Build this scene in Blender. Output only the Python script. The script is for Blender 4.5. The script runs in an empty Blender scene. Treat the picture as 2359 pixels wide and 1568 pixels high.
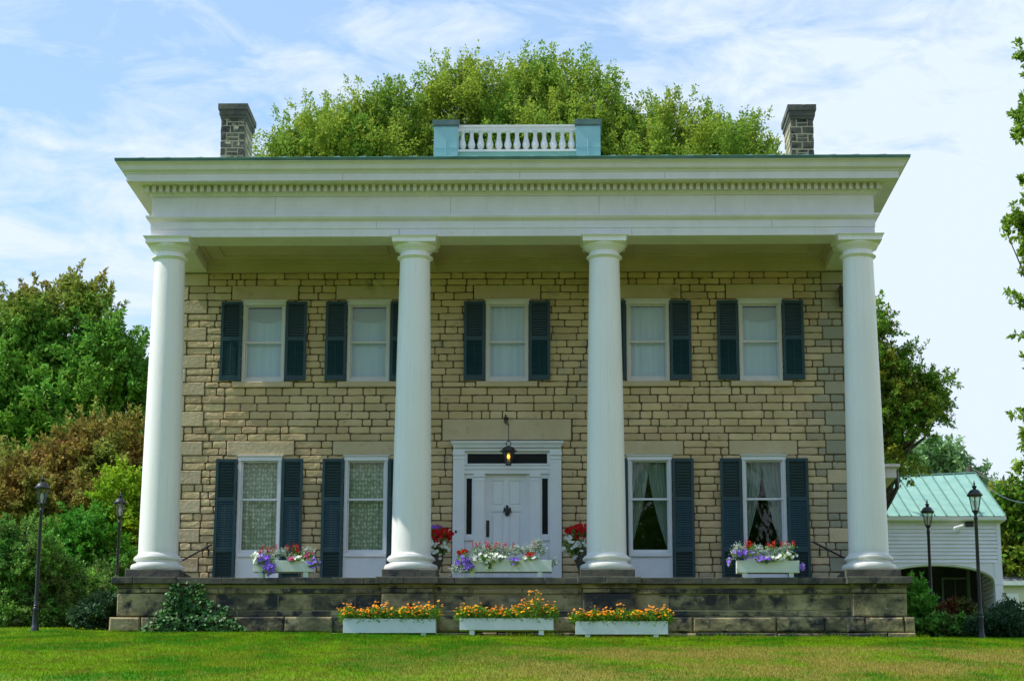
import bpy, math, random
import numpy as np
from mathutils import Vector, Matrix
R = math.radians
random.seed(7); rng = np.random.default_rng(11)
scene = bpy.context.scene
col = scene.collection

# ------------------------------------------------------------------ camera
FPX, PITCH, YAW, ROLL, CX, CZ = 4745.5931, 0.2264, -0.0224, 0.0024, 0.9862, -4.756
CY = -43.0
camF = Vector((math.sin(YAW)*math.cos(PITCH), math.cos(YAW)*math.cos(PITCH), math.sin(PITCH)))
_r = Vector((math.cos(YAW), -math.sin(YAW), 0)); _u = _r.cross(camF)
camR = _r*math.cos(ROLL) + _u*math.sin(ROLL); camU = -_r*math.sin(ROLL) + _u*math.cos(ROLL)
cam = bpy.data.cameras.new('camera'); camo = bpy.data.objects.new('camera', cam); col.objects.link(camo)
m3 = Matrix((camR, camU, -camF)).transposed()
camo.matrix_world = Matrix.Translation((CX, CY, CZ)) @ m3.to_4x4()
cam.sensor_width = 36; cam.lens = FPX/2359*36; cam.clip_start = .1; cam.clip_end = 5000
scene.camera = camo
def at(px, py, Y):
    """survey helper: the real point on the vertical plane y=Y behind a measured point of the photograph"""
    d = camF + camR*((px-1179.5)/FPX) - camU*((py-784)/FPX)
    t = (Y-CY)/d.y
    return Vector((CX+t*d.x, Y, CZ+t*d.z))

# ------------------------------------------------------------------ sky and sun
SUN_EL, SUN_AZ = 51.0, 5.2        # elevation; degrees in front of the facade plane, sun stands to the left (-X)
sdir = Vector((-math.cos(R(SUN_EL))*math.cos(R(SUN_AZ)), -math.cos(R(SUN_EL))*math.sin(R(SUN_AZ)), math.sin(R(SUN_EL))))
sl = bpy.data.lights.new('sun', 'SUN'); sl.energy = 4.7; sl.angle = R(.5); sl.color = (1, .94, .82)
so = bpy.data.objects.new('sun', sl); col.objects.link(so)
so.rotation_euler = (-sdir).to_track_quat('-Z', 'Y').to_euler()
world = bpy.data.worlds.new('World'); scene.world = world; world.use_nodes = True
wn = world.node_tree.nodes; wl = world.node_tree.links; wn.clear()
sky = wn.new('ShaderNodeTexSky'); sky.sky_type = 'NISHITA'; sky.sun_disc = False
sky.sun_elevation = R(SUN_EL); sky.sun_rotation = math.atan2(sdir.x, sdir.y)
sky.air_density = 1.0; sky.dust_density = .6
bgs = wn.new('ShaderNodeBackground'); bgs.inputs[1].default_value = .15
bgc = wn.new('ShaderNodeBackground'); bgc.inputs[0].default_value = (.78, .89, 1.02, 1); bgc.inputs[1].default_value = .93
tc = wn.new('ShaderNodeTexCoord')
mp = wn.new('ShaderNodeMapping'); mp.inputs['Scale'].default_value = (4, 4, 11)
n1 = wn.new('ShaderNodeTexNoise'); n1.inputs['Scale'].default_value = 4.2; n1.inputs['Detail'].default_value = 9; n1.inputs['Roughness'].default_value = .62; n1.inputs['Distortion'].default_value = .5
sep = wn.new('ShaderNodeSeparateXYZ')
# thin cloud sheet: thicker towards the right (+X), thinner towards the upper left
mx = wn.new('ShaderNodeMath'); mx.operation = 'MULTIPLY_ADD'; mx.inputs[1].default_value = 1.35
mz = wn.new('ShaderNodeMath'); mz.operation = 'MULTIPLY_ADD'; mz.inputs[1].default_value = -4.5
ma = wn.new('ShaderNodeMath'); ma.operation = 'MULTIPLY_ADD'; ma.inputs[1].default_value = 2.2; 
cr = wn.new('ShaderNodeClamp'); cr.inputs['Min'].default_value = .38; cr.inputs['Max'].default_value = 1.0
mixw = wn.new('ShaderNodeMixShader'); ow = wn.new('ShaderNodeOutputWorld')
wl.new(tc.outputs['Generated'], mp.inputs['Vector']); wl.new(mp.outputs[0], n1.inputs['Vector'])
wl.new(tc.outputs['Generated'], sep.inputs[0])
wl.new(n1.outputs['Fac'], ma.inputs[0]); ma.inputs[2].default_value = 1.18
wl.new(sep.outputs['X'], mx.inputs[0]); wl.new(ma.outputs[0], mx.inputs[2])
wl.new(sep.outputs['Z'], mz.inputs[0]); wl.new(mx.outputs[0], mz.inputs[2])
wl.new(mz.outputs[0], cr.inputs['Value'])
skt = wn.new('ShaderNodeMix'); skt.data_type = 'RGBA'; skt.blend_type = 'MULTIPLY'; skt.inputs[0].default_value = 1; skt.inputs[7].default_value = (.70, 1.14, 1.36, 1)
wl.new(sky.outputs[0], skt.inputs[6]); wl.new(skt.outputs[2], bgs.inputs[0]); wl.new(cr.outputs[0], mixw.inputs[0])
wl.new(bgs.outputs[0], mixw.inputs[1]); wl.new(bgc.outputs[0], mixw.inputs[2]); wl.new(mixw.outputs[0], ow.inputs[0])
scene.view_settings.view_transform = 'Standard'; scene.view_settings.look = 'None'
scene.view_settings.exposure = 0.18; scene.view_settings.gamma = 1.0

# ------------------------------------------------------------------ materials
MAT = {}
def mat(name, c1, c2=None, scale=3.0, detail=5, rough=.6, bump=0.0, bscale=None, stretch=(1,1,1), island=0.0, tint=None,
        spots=None, metal=0.0, translucent=0.0, spec=.5, ramp=(.35,.65), hue_island=0.0):
    """c1/c2 noise-mixed base colour; spots=(colour, scale, threshold, softness); tint=second colour chosen by attribute"""
    m = bpy.data.materials.new(name); m.use_nodes = True; nt = m.node_tree; N = nt.nodes; L = nt.links
    b = N['Principled BSDF']; b.inputs['Roughness'].default_value = rough; b.inputs['Metallic'].default_value = metal
    b.inputs['Specular IOR Level'].default_value = .12 if name.startswith(('leaf_', 'petunia', 'marigold', 'salvia', 'flower', 'silver')) else spec
    geo = N.new('ShaderNodeNewGeometry'); mpn = N.new('ShaderNodeMapping'); mpn.inputs['Scale'].default_value = stretch
    L.new(geo.outputs['Position'], mpn.inputs['Vector'])
    no = N.new('ShaderNodeTexNoise'); no.inputs['Scale'].default_value = scale; no.inputs['Detail'].default_value = detail
    L.new(mpn.outputs[0], no.inputs['Vector'])
    mr = N.new('ShaderNodeMapRange'); mr.inputs[1].default_value = ramp[0]; mr.inputs[2].default_value = ramp[1]; mr.clamp = True
    L.new(no.outputs['Fac'], mr.inputs[0])
    mix = N.new('ShaderNodeMix'); mix.data_type = 'RGBA'
    mix.inputs[6].default_value = (*c1, 1); mix.inputs[7].default_value = (*(c2 or c1), 1)
    L.new(mr.outputs[0], mix.inputs[0]); out = mix.outputs[2]
    if tint:
        at_ = N.new('ShaderNodeAttribute'); at_.attribute_name = 'tint'
        m2 = N.new('ShaderNodeMix'); m2.data_type = 'RGBA'; L.new(at_.outputs['Fac'], m2.inputs[0]); L.new(out, m2.inputs[6]); m2.inputs[7].default_value = (*tint, 1); out = m2.outputs[2]
    if spots:
        for sp in (spots if isinstance(spots[0], (list, tuple)) and isinstance(spots[0][0], (list, tuple)) else [spots]):
            c, s_, th, soft = sp[:4]
            mp2 = N.new('ShaderNodeMapping'); mp2.inputs['Scale'].default_value = sp[4] if len(sp) > 4 else (1,1,1); L.new(geo.outputs['Position'], mp2.inputs['Vector'])
            n2 = N.new('ShaderNodeTexNoise'); n2.inputs['Scale'].default_value = s_; n2.inputs['Detail'].default_value = 8; n2.inputs['Roughness'].default_value = .6
            L.new(mp2.outputs[0], n2.inputs['Vector'])
            r2 = N.new('ShaderNodeMapRange'); r2.inputs[1].default_value = th; r2.inputs[2].default_value = th+soft; r2.clamp = True
            src = n2.outputs['Fac']
            if len(sp) > 5:
                aa = N.new('ShaderNodeMath'); aa.operation = 'MULTIPLY_ADD'; aa.inputs[1].default_value = sp[5]; L.new(geo.outputs['Random Per Island'], aa.inputs[0]); L.new(src, aa.inputs[2]); src = aa.outputs[0]
            L.new(src, r2.inputs[0])
            m3_ = N.new('ShaderNodeMix'); m3_.data_type = 'RGBA'; L.new(r2.outputs[0], m3_.inputs[0]); L.new(out, m3_.inputs[6]); m3_.inputs[7].default_value = (*c, 1); out = m3_.outputs[2]
    if island or hue_island:
        hs = N.new('ShaderNodeHueSaturation')
        mr3 = N.new('ShaderNodeMapRange'); mr3.inputs[3].default_value = 1-island; mr3.inputs[4].default_value = 1+island
        L.new(geo.outputs['Random Per Island'], mr3.inputs[0]); L.new(mr3.outputs[0], hs.inputs['Value'])
        if hue_island:
            mm = N.new('ShaderNodeMath'); mm.operation = 'FRACT'; mk = N.new('ShaderNodeMath'); mk.operation = 'MULTIPLY'; mk.inputs[1].default_value = 17.3
            L.new(geo.outputs['Random Per Island'], mk.inputs[0]); L.new(mk.outputs[0], mm.inputs[0])
            mr4 = N.new('ShaderNodeMapRange'); mr4.inputs[3].default_value = .5-hue_island; mr4.inputs[4].default_value = .5+hue_island
            L.new(mm.outputs[0], mr4.inputs[0]); L.new(mr4.outputs[0], hs.inputs['Hue'])
        L.new(out, hs.inputs['Color']); out = hs.outputs[0]
    L.new(out, b.inputs['Base Color'])
    if bump:
        nb = N.new('ShaderNodeTexNoise'); nb.inputs['Scale'].default_value = bscale or scale*4; nb.inputs['Detail'].default_value = 6
        L.new(geo.outputs['Position'], nb.inputs['Vector'])
        bp = N.new('ShaderNodeBump'); bp.inputs['Strength'].default_value = 1; bp.inputs['Distance'].default_value = bump
        L.new(nb.outputs['Fac'], bp.inputs['Height']); L.new(bp.outputs[0], b.inputs['Normal'])
    if translucent:
        tr = N.new('ShaderNodeBsdfTranslucent'); L.new(out, tr.inputs['Color']); ms = N.new('ShaderNodeMixShader'); ms.inputs[0].default_value = translucent
        L.new(b.outputs[0], ms.inputs[1]); L.new(tr.outputs[0], ms.inputs[2]); L.new(ms.outputs[0], N['Material Output'].inputs[0])
    MAT[name] = m; return m
mat('white_paint', (.74,.71,.71), (.68,.65,.64), 2.5, rough=.5, spots=[((.52,.53,.46), 2.2, .60, .25, (6,6,.7)), ((.45,.45,.38), 9, .70, .1)], bump=.002, bscale=30)
mat('column_paint', (.85,.83,.81), (.81,.79,.765), 1.2, rough=.45, stretch=(1,1,.5), spots=[((.56,.60,.56), 6, .60, .22, (5,5,.25)), ((.35,.36,.30), 40, .77, .04)], bump=.0035, bscale=14)
mat('door_paint', (.80,.80,.84), (.74,.75,.79), 2.5, rough=.4)
mat('ceiling_paint', (.55,.46,.32), (.47,.39,.25), 1.5, rough=.6, spots=((.40,.40,.24), 1.3, .58, .2))
mat('copper_green', (.26,.47,.40), (.21,.40,.35), 2.0, rough=.55, spots=[((.33,.53,.43), 3, .6, .15), ((.17,.31,.27), 4, .68, .12)])
mat('copper_seam', (.10,.20,.17), (.14,.26,.22), 3, rough=.6)
mat('pedestal_copper', (.21,.42,.47), (.25,.47,.50), 2.2, rough=.5, spots=[((.24,.44,.38), 3.2, .58, .12, (5,5,.5)), ((.12,.22,.24), 4, .66, .1, (2,2,.8))])
mat('pedestal_cap', (.06,.10,.11), (.09,.16,.15), 5, rough=.6)
mat('gutter_copper', (.05,.13,.10), (.09,.20,.15), 2, rough=.5)
mat('mortar', (.10,.07,.036), (.15,.11,.06), 4, rough=.95, spots=((.05,.042,.03), 1.6, .55, .2))
mat('wall_stone', (.55,.40,.215), (.64,.485,.285), 1.4, rough=.9, island=.11, hue_island=.007, tint=(.29,.285,.22), bump=.02, bscale=11,
    spots=[((.22,.175,.10), 7, .64, .12), ((.33,.25,.12), 1.1, .57, .25), ((.34,.32,.25), 1.7, .60, .12)])
mat('smooth_stone', (.54,.42,.25), (.60,.48,.32), 1.5, rough=.85, island=.10, tint=(.27,.27,.21), bump=.012, bscale=14, spots=((.30,.24,.12), 1.7, .6, .2))
mat('base_stone', (.36,.285,.14), (.47,.385,.21), 2.2, rough=.9, island=.28, bump=.03, bscale=7, spots=[((.085,.075,.048), 2.0, .50, .24, (1.0,1.0,1.5), .30), ((.022,.024,.028), 3.0, .61, .12, (1,1,1.3), .22), ((.37,.33,.23), 3.5, .64, .07)])
mat('slab_stone', (.06,.058,.05), (.12,.11,.078), 2.5, rough=.85, island=.2, bump=.015, bscale=9, spots=[((.38,.33,.23), 3.3, .69, .05, (.5,1,2.5)), ((.03,.032,.035), 2, .56, .1)])
mat('chimney_stone', (.07,.065,.055), (.13,.115,.08), 3, rough=.9, island=.35, bump=.03, bscale=9, spots=[((.022,.022,.024), 3.2, .52, .08), ((.42,.36,.23), 4.5, .60, .05)])
mat('chimney_mortar', (.38,.33,.21), (.46,.40,.27), 5, rough=.95)
mat('flank_stone', (.30,.27,.17), (.42,.37,.24), 3, rough=.9, island=.3, bump=.02, bscale=9, spots=((.10,.10,.08), 3, .62, .1))
mat('shutter_blue', (.004,.037,.048), (.006,.048,.062), 2, rough=.45, spots=((.018,.06,.085), 8, .68, .1))
mat('dark_glass_back', (.006,.009,.009), rough=.25, spec=.12)
mat('joint_grey', (.25,.26,.24), rough=.9)
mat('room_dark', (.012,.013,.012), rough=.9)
mat('iron_black', (.014,.015,.017), (.022,.024,.026), 12, rough=.35, metal=.2)
mat('lamp_iron', (.020,.023,.026), (.032,.036,.04), 12, rough=.35, metal=.2)
mat('soil', (.03,.022,.015), rough=1)
mat('bark', (.075,.06,.045), (.12,.10,.075), 4, rough=.95, bump=.02)
mat('planter_paint', (.70,.75,.80), (.63,.69,.74), 3, rough=.45, spots=((.42,.48,.44), 10, .70, .08))
mat('window_box_paint', (.68,.73,.68), (.60,.66,.60), 3, rough=.5, spots=((.42,.46,.30), 4, .62, .15))
mat('siding_paint', (.82,.80,.90), (.75,.74,.82), 2, rough=.5, spots=((.35,.36,.34), 3, .66, .15, (1,1,6)))
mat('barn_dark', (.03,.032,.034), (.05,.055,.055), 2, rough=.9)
mat('shingles', (.20,.20,.20), (.27,.27,.27), 9, rough=.9)
mat('cream_siding', (.62,.60,.46), rough=.6)
mat('white_plain', (.75,.76,.75), rough=.5)
mat('petunia_white', (.85,.86,.80), rough=.6, island=.08, translucent=.25)
mat('petunia_purple', (.30,.14,.85), (.42,.25,.85), 20, rough=.6, island=.2, translucent=.25)
mat('petunia_red', (.62,.015,.02), rough=.6, island=.3, translucent=.2)
mat('petunia_pink', (.75,.12,.28), rough=.6, island=.3, translucent=.2)
mat('salvia_red', (.55,.02,.012), (.75,.05,.02), 12, rough=.6, island=.35)
mat('silver_leaf', (.42,.50,.44), (.55,.62,.55), 14, rough=.8, island=.22)
mat('flower_foliage', (.14,.30,.03), (.20,.36,.04), 9, rough=.6, island=.35, translucent=.25)
mat('marigold_yellow', (.85,.42,.003), rough=.6, island=.2)
mat('marigold_orange', (.80,.14,.004), (.85,.24,.006), 10, rough=.6, island=.25)
mat('marigold_faded', (.58,.20,.03), (.66,.28,.04), 10, rough=.7, island=.3)
mat('ivy_leaf', (.028,.10,.028), (.065,.17,.03), 4, rough=.5, island=.5, hue_island=.03, spec=.25)
mat('leaf_maple', (.17,.33,.045), (.27,.41,.055), .45, rough=.6, island=.25, hue_island=.018, translucent=.5, tint=(.35,.43,.055))
mat('leaf_dark', (.12,.33,.05), (.22,.42,.055), .5, rough=.5, island=.45, hue_island=.02, translucent=.3, tint=(.34,.25,.06))
mat('leaf_copper', (.34,.22,.06), (.24,.33,.06), .6, rough=.6, island=.45, hue_island=.02, translucent=.3)
mat('leaf_lime', (.24,.44,.03), (.34,.50,.03), .8, rough=.5, island=.35, translucent=.35)
mat('leaf_shrub', (.14,.38,.07), (.24,.47,.08), .8, rough=.5, island=.45, hue_island=.02, translucent=.3, tint=(.14,.18,.06))
mat('leaf_bright', (.08,.30,.035), (.14,.36,.04), .8, rough=.5, island=.35, translucent=.3)
mat('leaf_oak', (.12,.27,.035), (.20,.34,.04), .5, rough=.5, island=.5, translucent=.3, tint=(.26,.27,.03))
mat('leaf_far', (.20,.36,.15), (.26,.42,.17), .4, rough=.6, island=.3, translucent=.3)
mat('leaf_fore', (.20,.34,.05), (.28,.42,.06), 1.2, rough=.5, island=.35, translucent=.35)
mat('leaf_russet', (.14,.05,.02), (.08,.09,.02), 2, rough=.6, island=.4, translucent=.2)
mat('leaf_herb', (.05,.11,.05), (.07,.14,.06), 2, rough=.6, island=.35, translucent=.2)

def add_seams(name, n, dark):
    nt = MAT[name].node_tree; N, L = nt.nodes, nt.links; b = N['Principled BSDF']; src = b.inputs['Base Color'].links[0].from_socket
    t = N.new('ShaderNodeTexCoord'); g = N.new('ShaderNodeTexGradient'); g.gradient_type = 'RADIAL'; L.new(t.outputs['Object'], g.inputs['Vector'])
    m1 = N.new('ShaderNodeMath'); m1.operation = 'MULTIPLY'; m1.inputs[1].default_value = n; L.new(g.outputs['Fac'], m1.inputs[0])
    m2 = N.new('ShaderNodeMath'); m2.operation = 'FRACT'; L.new(m1.outputs[0], m2.inputs[0])
    r = N.new('ShaderNodeMapRange'); r.inputs[1].default_value = 0; r.inputs[2].default_value = .035; r.inputs[3].default_value = 1; r.inputs[4].default_value = 0; L.new(m2.outputs[0], r.inputs[0])
    nz = N.new('ShaderNodeTexNoise'); nz.inputs['Scale'].default_value = 1.6; ge = N.new('ShaderNodeNewGeometry'); L.new(ge.outputs['Position'], nz.inputs['Vector'])
    r2 = N.new('ShaderNodeMapRange'); r2.inputs[1].default_value = .4; r2.inputs[2].default_value = .62; L.new(nz.outputs['Fac'], r2.inputs[0])
    m3_ = N.new('ShaderNodeMath'); m3_.operation = 'MULTIPLY'; L.new(r.outputs[0], m3_.inputs[0]); L.new(r2.outputs[0], m3_.inputs[1])
    # grime just above the base moulding, from splashed rain
    s_ = N.new('ShaderNodeSeparateXYZ'); L.new(ge.outputs['Position'], s_.inputs[0]); r3 = N.new('ShaderNodeMapRange'); r3.inputs[1].default_value = .57; r3.inputs[2].default_value = .72; r3.inputs[3].default_value = .5; r3.inputs[4].default_value = 0; L.new(s_.outputs['Z'], r3.inputs[0])
    m4 = N.new('ShaderNodeMath'); m4.operation = 'MULTIPLY'; L.new(r3.outputs[0], m4.inputs[0]); L.new(r2.outputs[0], m4.inputs[1])
    m5 = N.new('ShaderNodeMath'); m5.operation = 'MAXIMUM'; L.new(m3_.outputs[0], m5.inputs[0]); L.new(m4.outputs[0], m5.inputs[1])
    x = N.new('ShaderNodeMix'); x.data_type = 'RGBA'; L.new(m5.outputs[0], x.inputs[0]); L.new(src, x.inputs[6]); x.inputs[7].default_value = (*dark, 1); L.new(x.outputs[2], b.inputs['Base Color'])
add_seams('column_paint', 15, (.52,.53,.50))
def lace_mat(name, ca, cb, sx, sz, thr=.5):
    m = bpy.data.materials.new(name); m.use_nodes = True; N = m.node_tree.nodes; L = m.node_tree.links; b = N['Principled BSDF']
    g = N.new('ShaderNodeNewGeometry'); mp_ = N.new('ShaderNodeMapping'); mp_.inputs['Scale'].default_value = (sx, 0, sz)
    v = N.new('ShaderNodeTexVoronoi'); v.feature = 'F1'; v.inputs['Scale'].default_value = 1; v.inputs['Randomness'].default_value = .4
    L.new(g.outputs['Position'], mp_.inputs['Vector']); L.new(mp_.outputs[0], v.inputs['Vector'])
    n = N.new('ShaderNodeTexNoise'); n.inputs['Scale'].default_value = 3.2; L.new(mp_.outputs[0], n.inputs['Vector'])
    a = N.new('ShaderNodeMath'); a.operation = 'ADD'; L.new(v.outputs['Distance'], a.inputs[0]); L.new(n.outputs['Fac'], a.inputs[1])
    r = N.new('ShaderNodeMapRange'); r.inputs[1].default_value = thr+.25; r.inputs[2].default_value = thr+.55; L.new(a.outputs[0], r.inputs[0])
    mx_ = N.new('ShaderNodeMix'); mx_.data_type = 'RGBA'; mx_.inputs[6].default_value = (*ca, 1); mx_.inputs[7].default_value = (*cb, 1)
    L.new(r.outputs[0], mx_.inputs[0]); L.new(mx_.outputs[2], b.inputs['Base Color']); b.inputs['Roughness'].default_value = .9
    MAT[name] = m
lace_mat('lace_cloth', (.66,.68,.50), (.27,.31,.20), 15, 10, .42)
mat('sheer_cloth', (.22,.28,.24), (.15,.20,.17), 2, rough=.9, stretch=(14,1,.5))
mat('shade_cloth', (.52,.66,.80), (.46,.60,.72), 1.5, rough=.9, stretch=(8,1,.4))
mat('valance_cloth', (.40,.46,.50), (.36,.42,.45), 2, rough=.9)
def glass_mat(name, refl, tintc=(1,1,1)):
    m = bpy.data.materials.new(name); m.use_nodes = True; N = m.node_tree.nodes; L = m.node_tree.links; N.remove(N['Principled BSDF'])
    t = N.new('ShaderNodeBsdfTransparent'); t.inputs[0].default_value = (*tintc, 1); g = N.new('ShaderNodeBsdfGlossy'); g.inputs['Roughness'].default_value = .03
    nz = N.new('ShaderNodeTexNoise'); nz.inputs['Scale'].default_value = 3; bp = N.new('ShaderNodeBump'); bp.inputs['Distance'].default_value = .004
    ge = N.new('ShaderNodeNewGeometry'); L.new(ge.outputs['Position'], nz.inputs['Vector']); L.new(nz.outputs['Fac'], bp.inputs['Height']); L.new(bp.outputs[0], g.inputs['Normal'])
    x = N.new('ShaderNodeMixShader'); x.inputs[0].default_value = refl
    L.new(t.outputs[0], x.inputs[1]); L.new(g.outputs[0], x.inputs[2]); L.new(x.outputs[0], N['Material Output'].inputs[0]); MAT[name] = m
glass_mat('window_glass', .05, (.93,.97,.95))
glass_mat('lamp_glass', .10, (.72,.76,.74))
def emit_mat(name, c, s):
    m = bpy.data.materials.new(name); m.use_nodes = True; N = m.node_tree.nodes; b = N['Principled BSDF']
    b.inputs['Base Color'].default_value = (*c, 1); b.inputs['Emission Color'].default_value = (*c, 1); b.inputs['Emission Strength'].default_value = s; MAT[name] = m
emit_mat('bulb_glow', (1, .42, .06), 3.5)

def grass_mat(name, blade):
    m = bpy.data.materials.new(name); m.use_nodes = True; N = m.node_tree.nodes; L = m.node_tree.links; b = N['Principled BSDF']; b.inputs['Roughness'].default_value = .6
    b.inputs['Specular IOR Level'].default_value = .05
    g = N.new('ShaderNodeNewGeometry'); s = N.new('ShaderNodeSeparateXYZ'); L.new(g.outputs['Position'], s.inputs[0])
    def noise(sc, det, st=(1,1,0)):
        mp_ = N.new('ShaderNodeMapping'); mp_.inputs['Scale'].default_value = st; L.new(g.outputs['Position'], mp_.inputs['Vector'])
        n = N.new('ShaderNodeTexNoise'); n.inputs['Scale'].default_value = sc; n.inputs['Detail'].default_value = det; L.new(mp_.outputs[0], n.inputs['Vector']); return n.outputs['Fac']
    def mr(x, a, b_, c=0, d=1, smooth=True):
        r = N.new('ShaderNodeMapRange'); r.inputs[1].default_value = a; r.inputs[2].default_value = b_; r.inputs[3].default_value = c; r.inputs[4].default_value = d
        if smooth: r.interpolation_type = 'SMOOTHSTEP'
        L.new(x, r.inputs[0]); return r.outputs[0]
    def mth(op, a, b_):
        q = N.new('ShaderNodeMath'); q.operation = op
        for i, v in enumerate((a, b_)):
            if isinstance(v, (int, float)): q.inputs[i].default_value = v
            else: L.new(v, q.inputs[i])
        return q.outputs[0]
    def mix(f, a, b_):
        q = N.new('ShaderNodeMix'); q.data_type = 'RGBA'
        if isinstance(f, (int, float)): q.inputs[0].default_value = f
        else: L.new(f, q.inputs[0])
        for i, v in ((6, a), (7, b_)):
            if isinstance(v, tuple): q.inputs[i].default_value = (*v, 1)
            else: L.new(v, q.inputs[i])
        return q.outputs[2]
    big = noise(.55, 5, (.8, .38, 0)); fine = noise(2.6, 6, (1, .45, 0)); tiny = noise(26, 3, (1,.5,0))
    c = mix(mr(big, .43, .57), (.070,.25,.004), (.22,.37,.008))
    c = mix(mr(fine, .46, .62, 0, .75), c, (.12,.165,.006)); c = mix(mr(noise(1.1, 4, (.6,.22,0)), .54, .66, 0, .8), c, (.24,.30,.012))
    # dry patch: south of the foundation, on the right hand side, broken up by noise
    dry = mth('MULTIPLY', mr(s.outputs['Y'], -5.0, -7.6), mr(s.outputs['X'], -4.5, 3.0))
    dry = mth('MULTIPLY', dry, mr(mth('ADD', noise(.9, 5, (.7,.3,0)), mth('MULTIPLY', fine, .6)), .62, .92, .08, 1))
    c = mix(dry, c, (.42,.33,.085))
    dry2 = mth('MULTIPLY', mr(s.outputs['Y'], -4.0, -7.0, 0, .45), mr(fine, .48, .62)); c = mix(dry2, c, (.27,.30,.025))
    c = mix(mr(tiny, .3, .75, 0, .45), c, (.04,.12,.003))
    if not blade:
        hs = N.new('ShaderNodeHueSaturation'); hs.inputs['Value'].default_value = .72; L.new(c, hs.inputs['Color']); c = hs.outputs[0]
    if blade:
        hs = N.new('ShaderNodeHueSaturation'); r3 = mr(g.outputs['Random Per Island'], 0, 1, .78, 1.3, False); L.new(r3, hs.inputs['Value']); L.new(c, hs.inputs['Color']); c = hs.outputs[0]
        tr = N.new('ShaderNodeBsdfTranslucent'); L.new(c, tr.inputs[0]); ms = N.new('ShaderNodeMixShader'); ms.inputs[0].default_value = .4
        L.new(b.outputs[0], ms.inputs[1]); L.new(tr.outputs[0], ms.inputs[2]); L.new(ms.outputs[0], N['Material Output'].inputs[0])
    L.new(c, b.inputs['Base Color']); MAT[name] = m
grass_mat('lawn_ground', False); grass_mat('grass_blades', True)

# ------------------------------------------------------------------ object helpers
def tag(o, label=None, cat=None, group=None, kind=None):
    if label: o['label'] = label
    if cat: o['category'] = cat
    if group: o['group'] = group
    if kind: o['kind'] = kind
    return o
ORIGIN = {}
def thing(name, loc, label, cat, group=None):
    o = bpy.data.objects.new(name, None); col.objects.link(o); o.location = loc; o.empty_display_size = .2
    tag(o, label, cat, group); ORIGIN[o.name] = Vector(loc); return o
def origin_of(o):
    v = Vector((0,0,0))
    while o is not None:
        v += Vector(o.location); o = o.parent
    return v
def link_mesh(name, me, parent=None, loc=None):
    o = bpy.data.objects.new(name, me); col.objects.link(o)
    base = Vector(loc) if loc is not None else None
    if parent is not None:
        po = origin_of(parent); o.parent = parent
        if base is None: base = po
        o.location = base - po
    elif base is not None: o.location = base
    if base is not None and len(me.vertices): me.transform(Matrix.Translation(-base))
    return o
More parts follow.
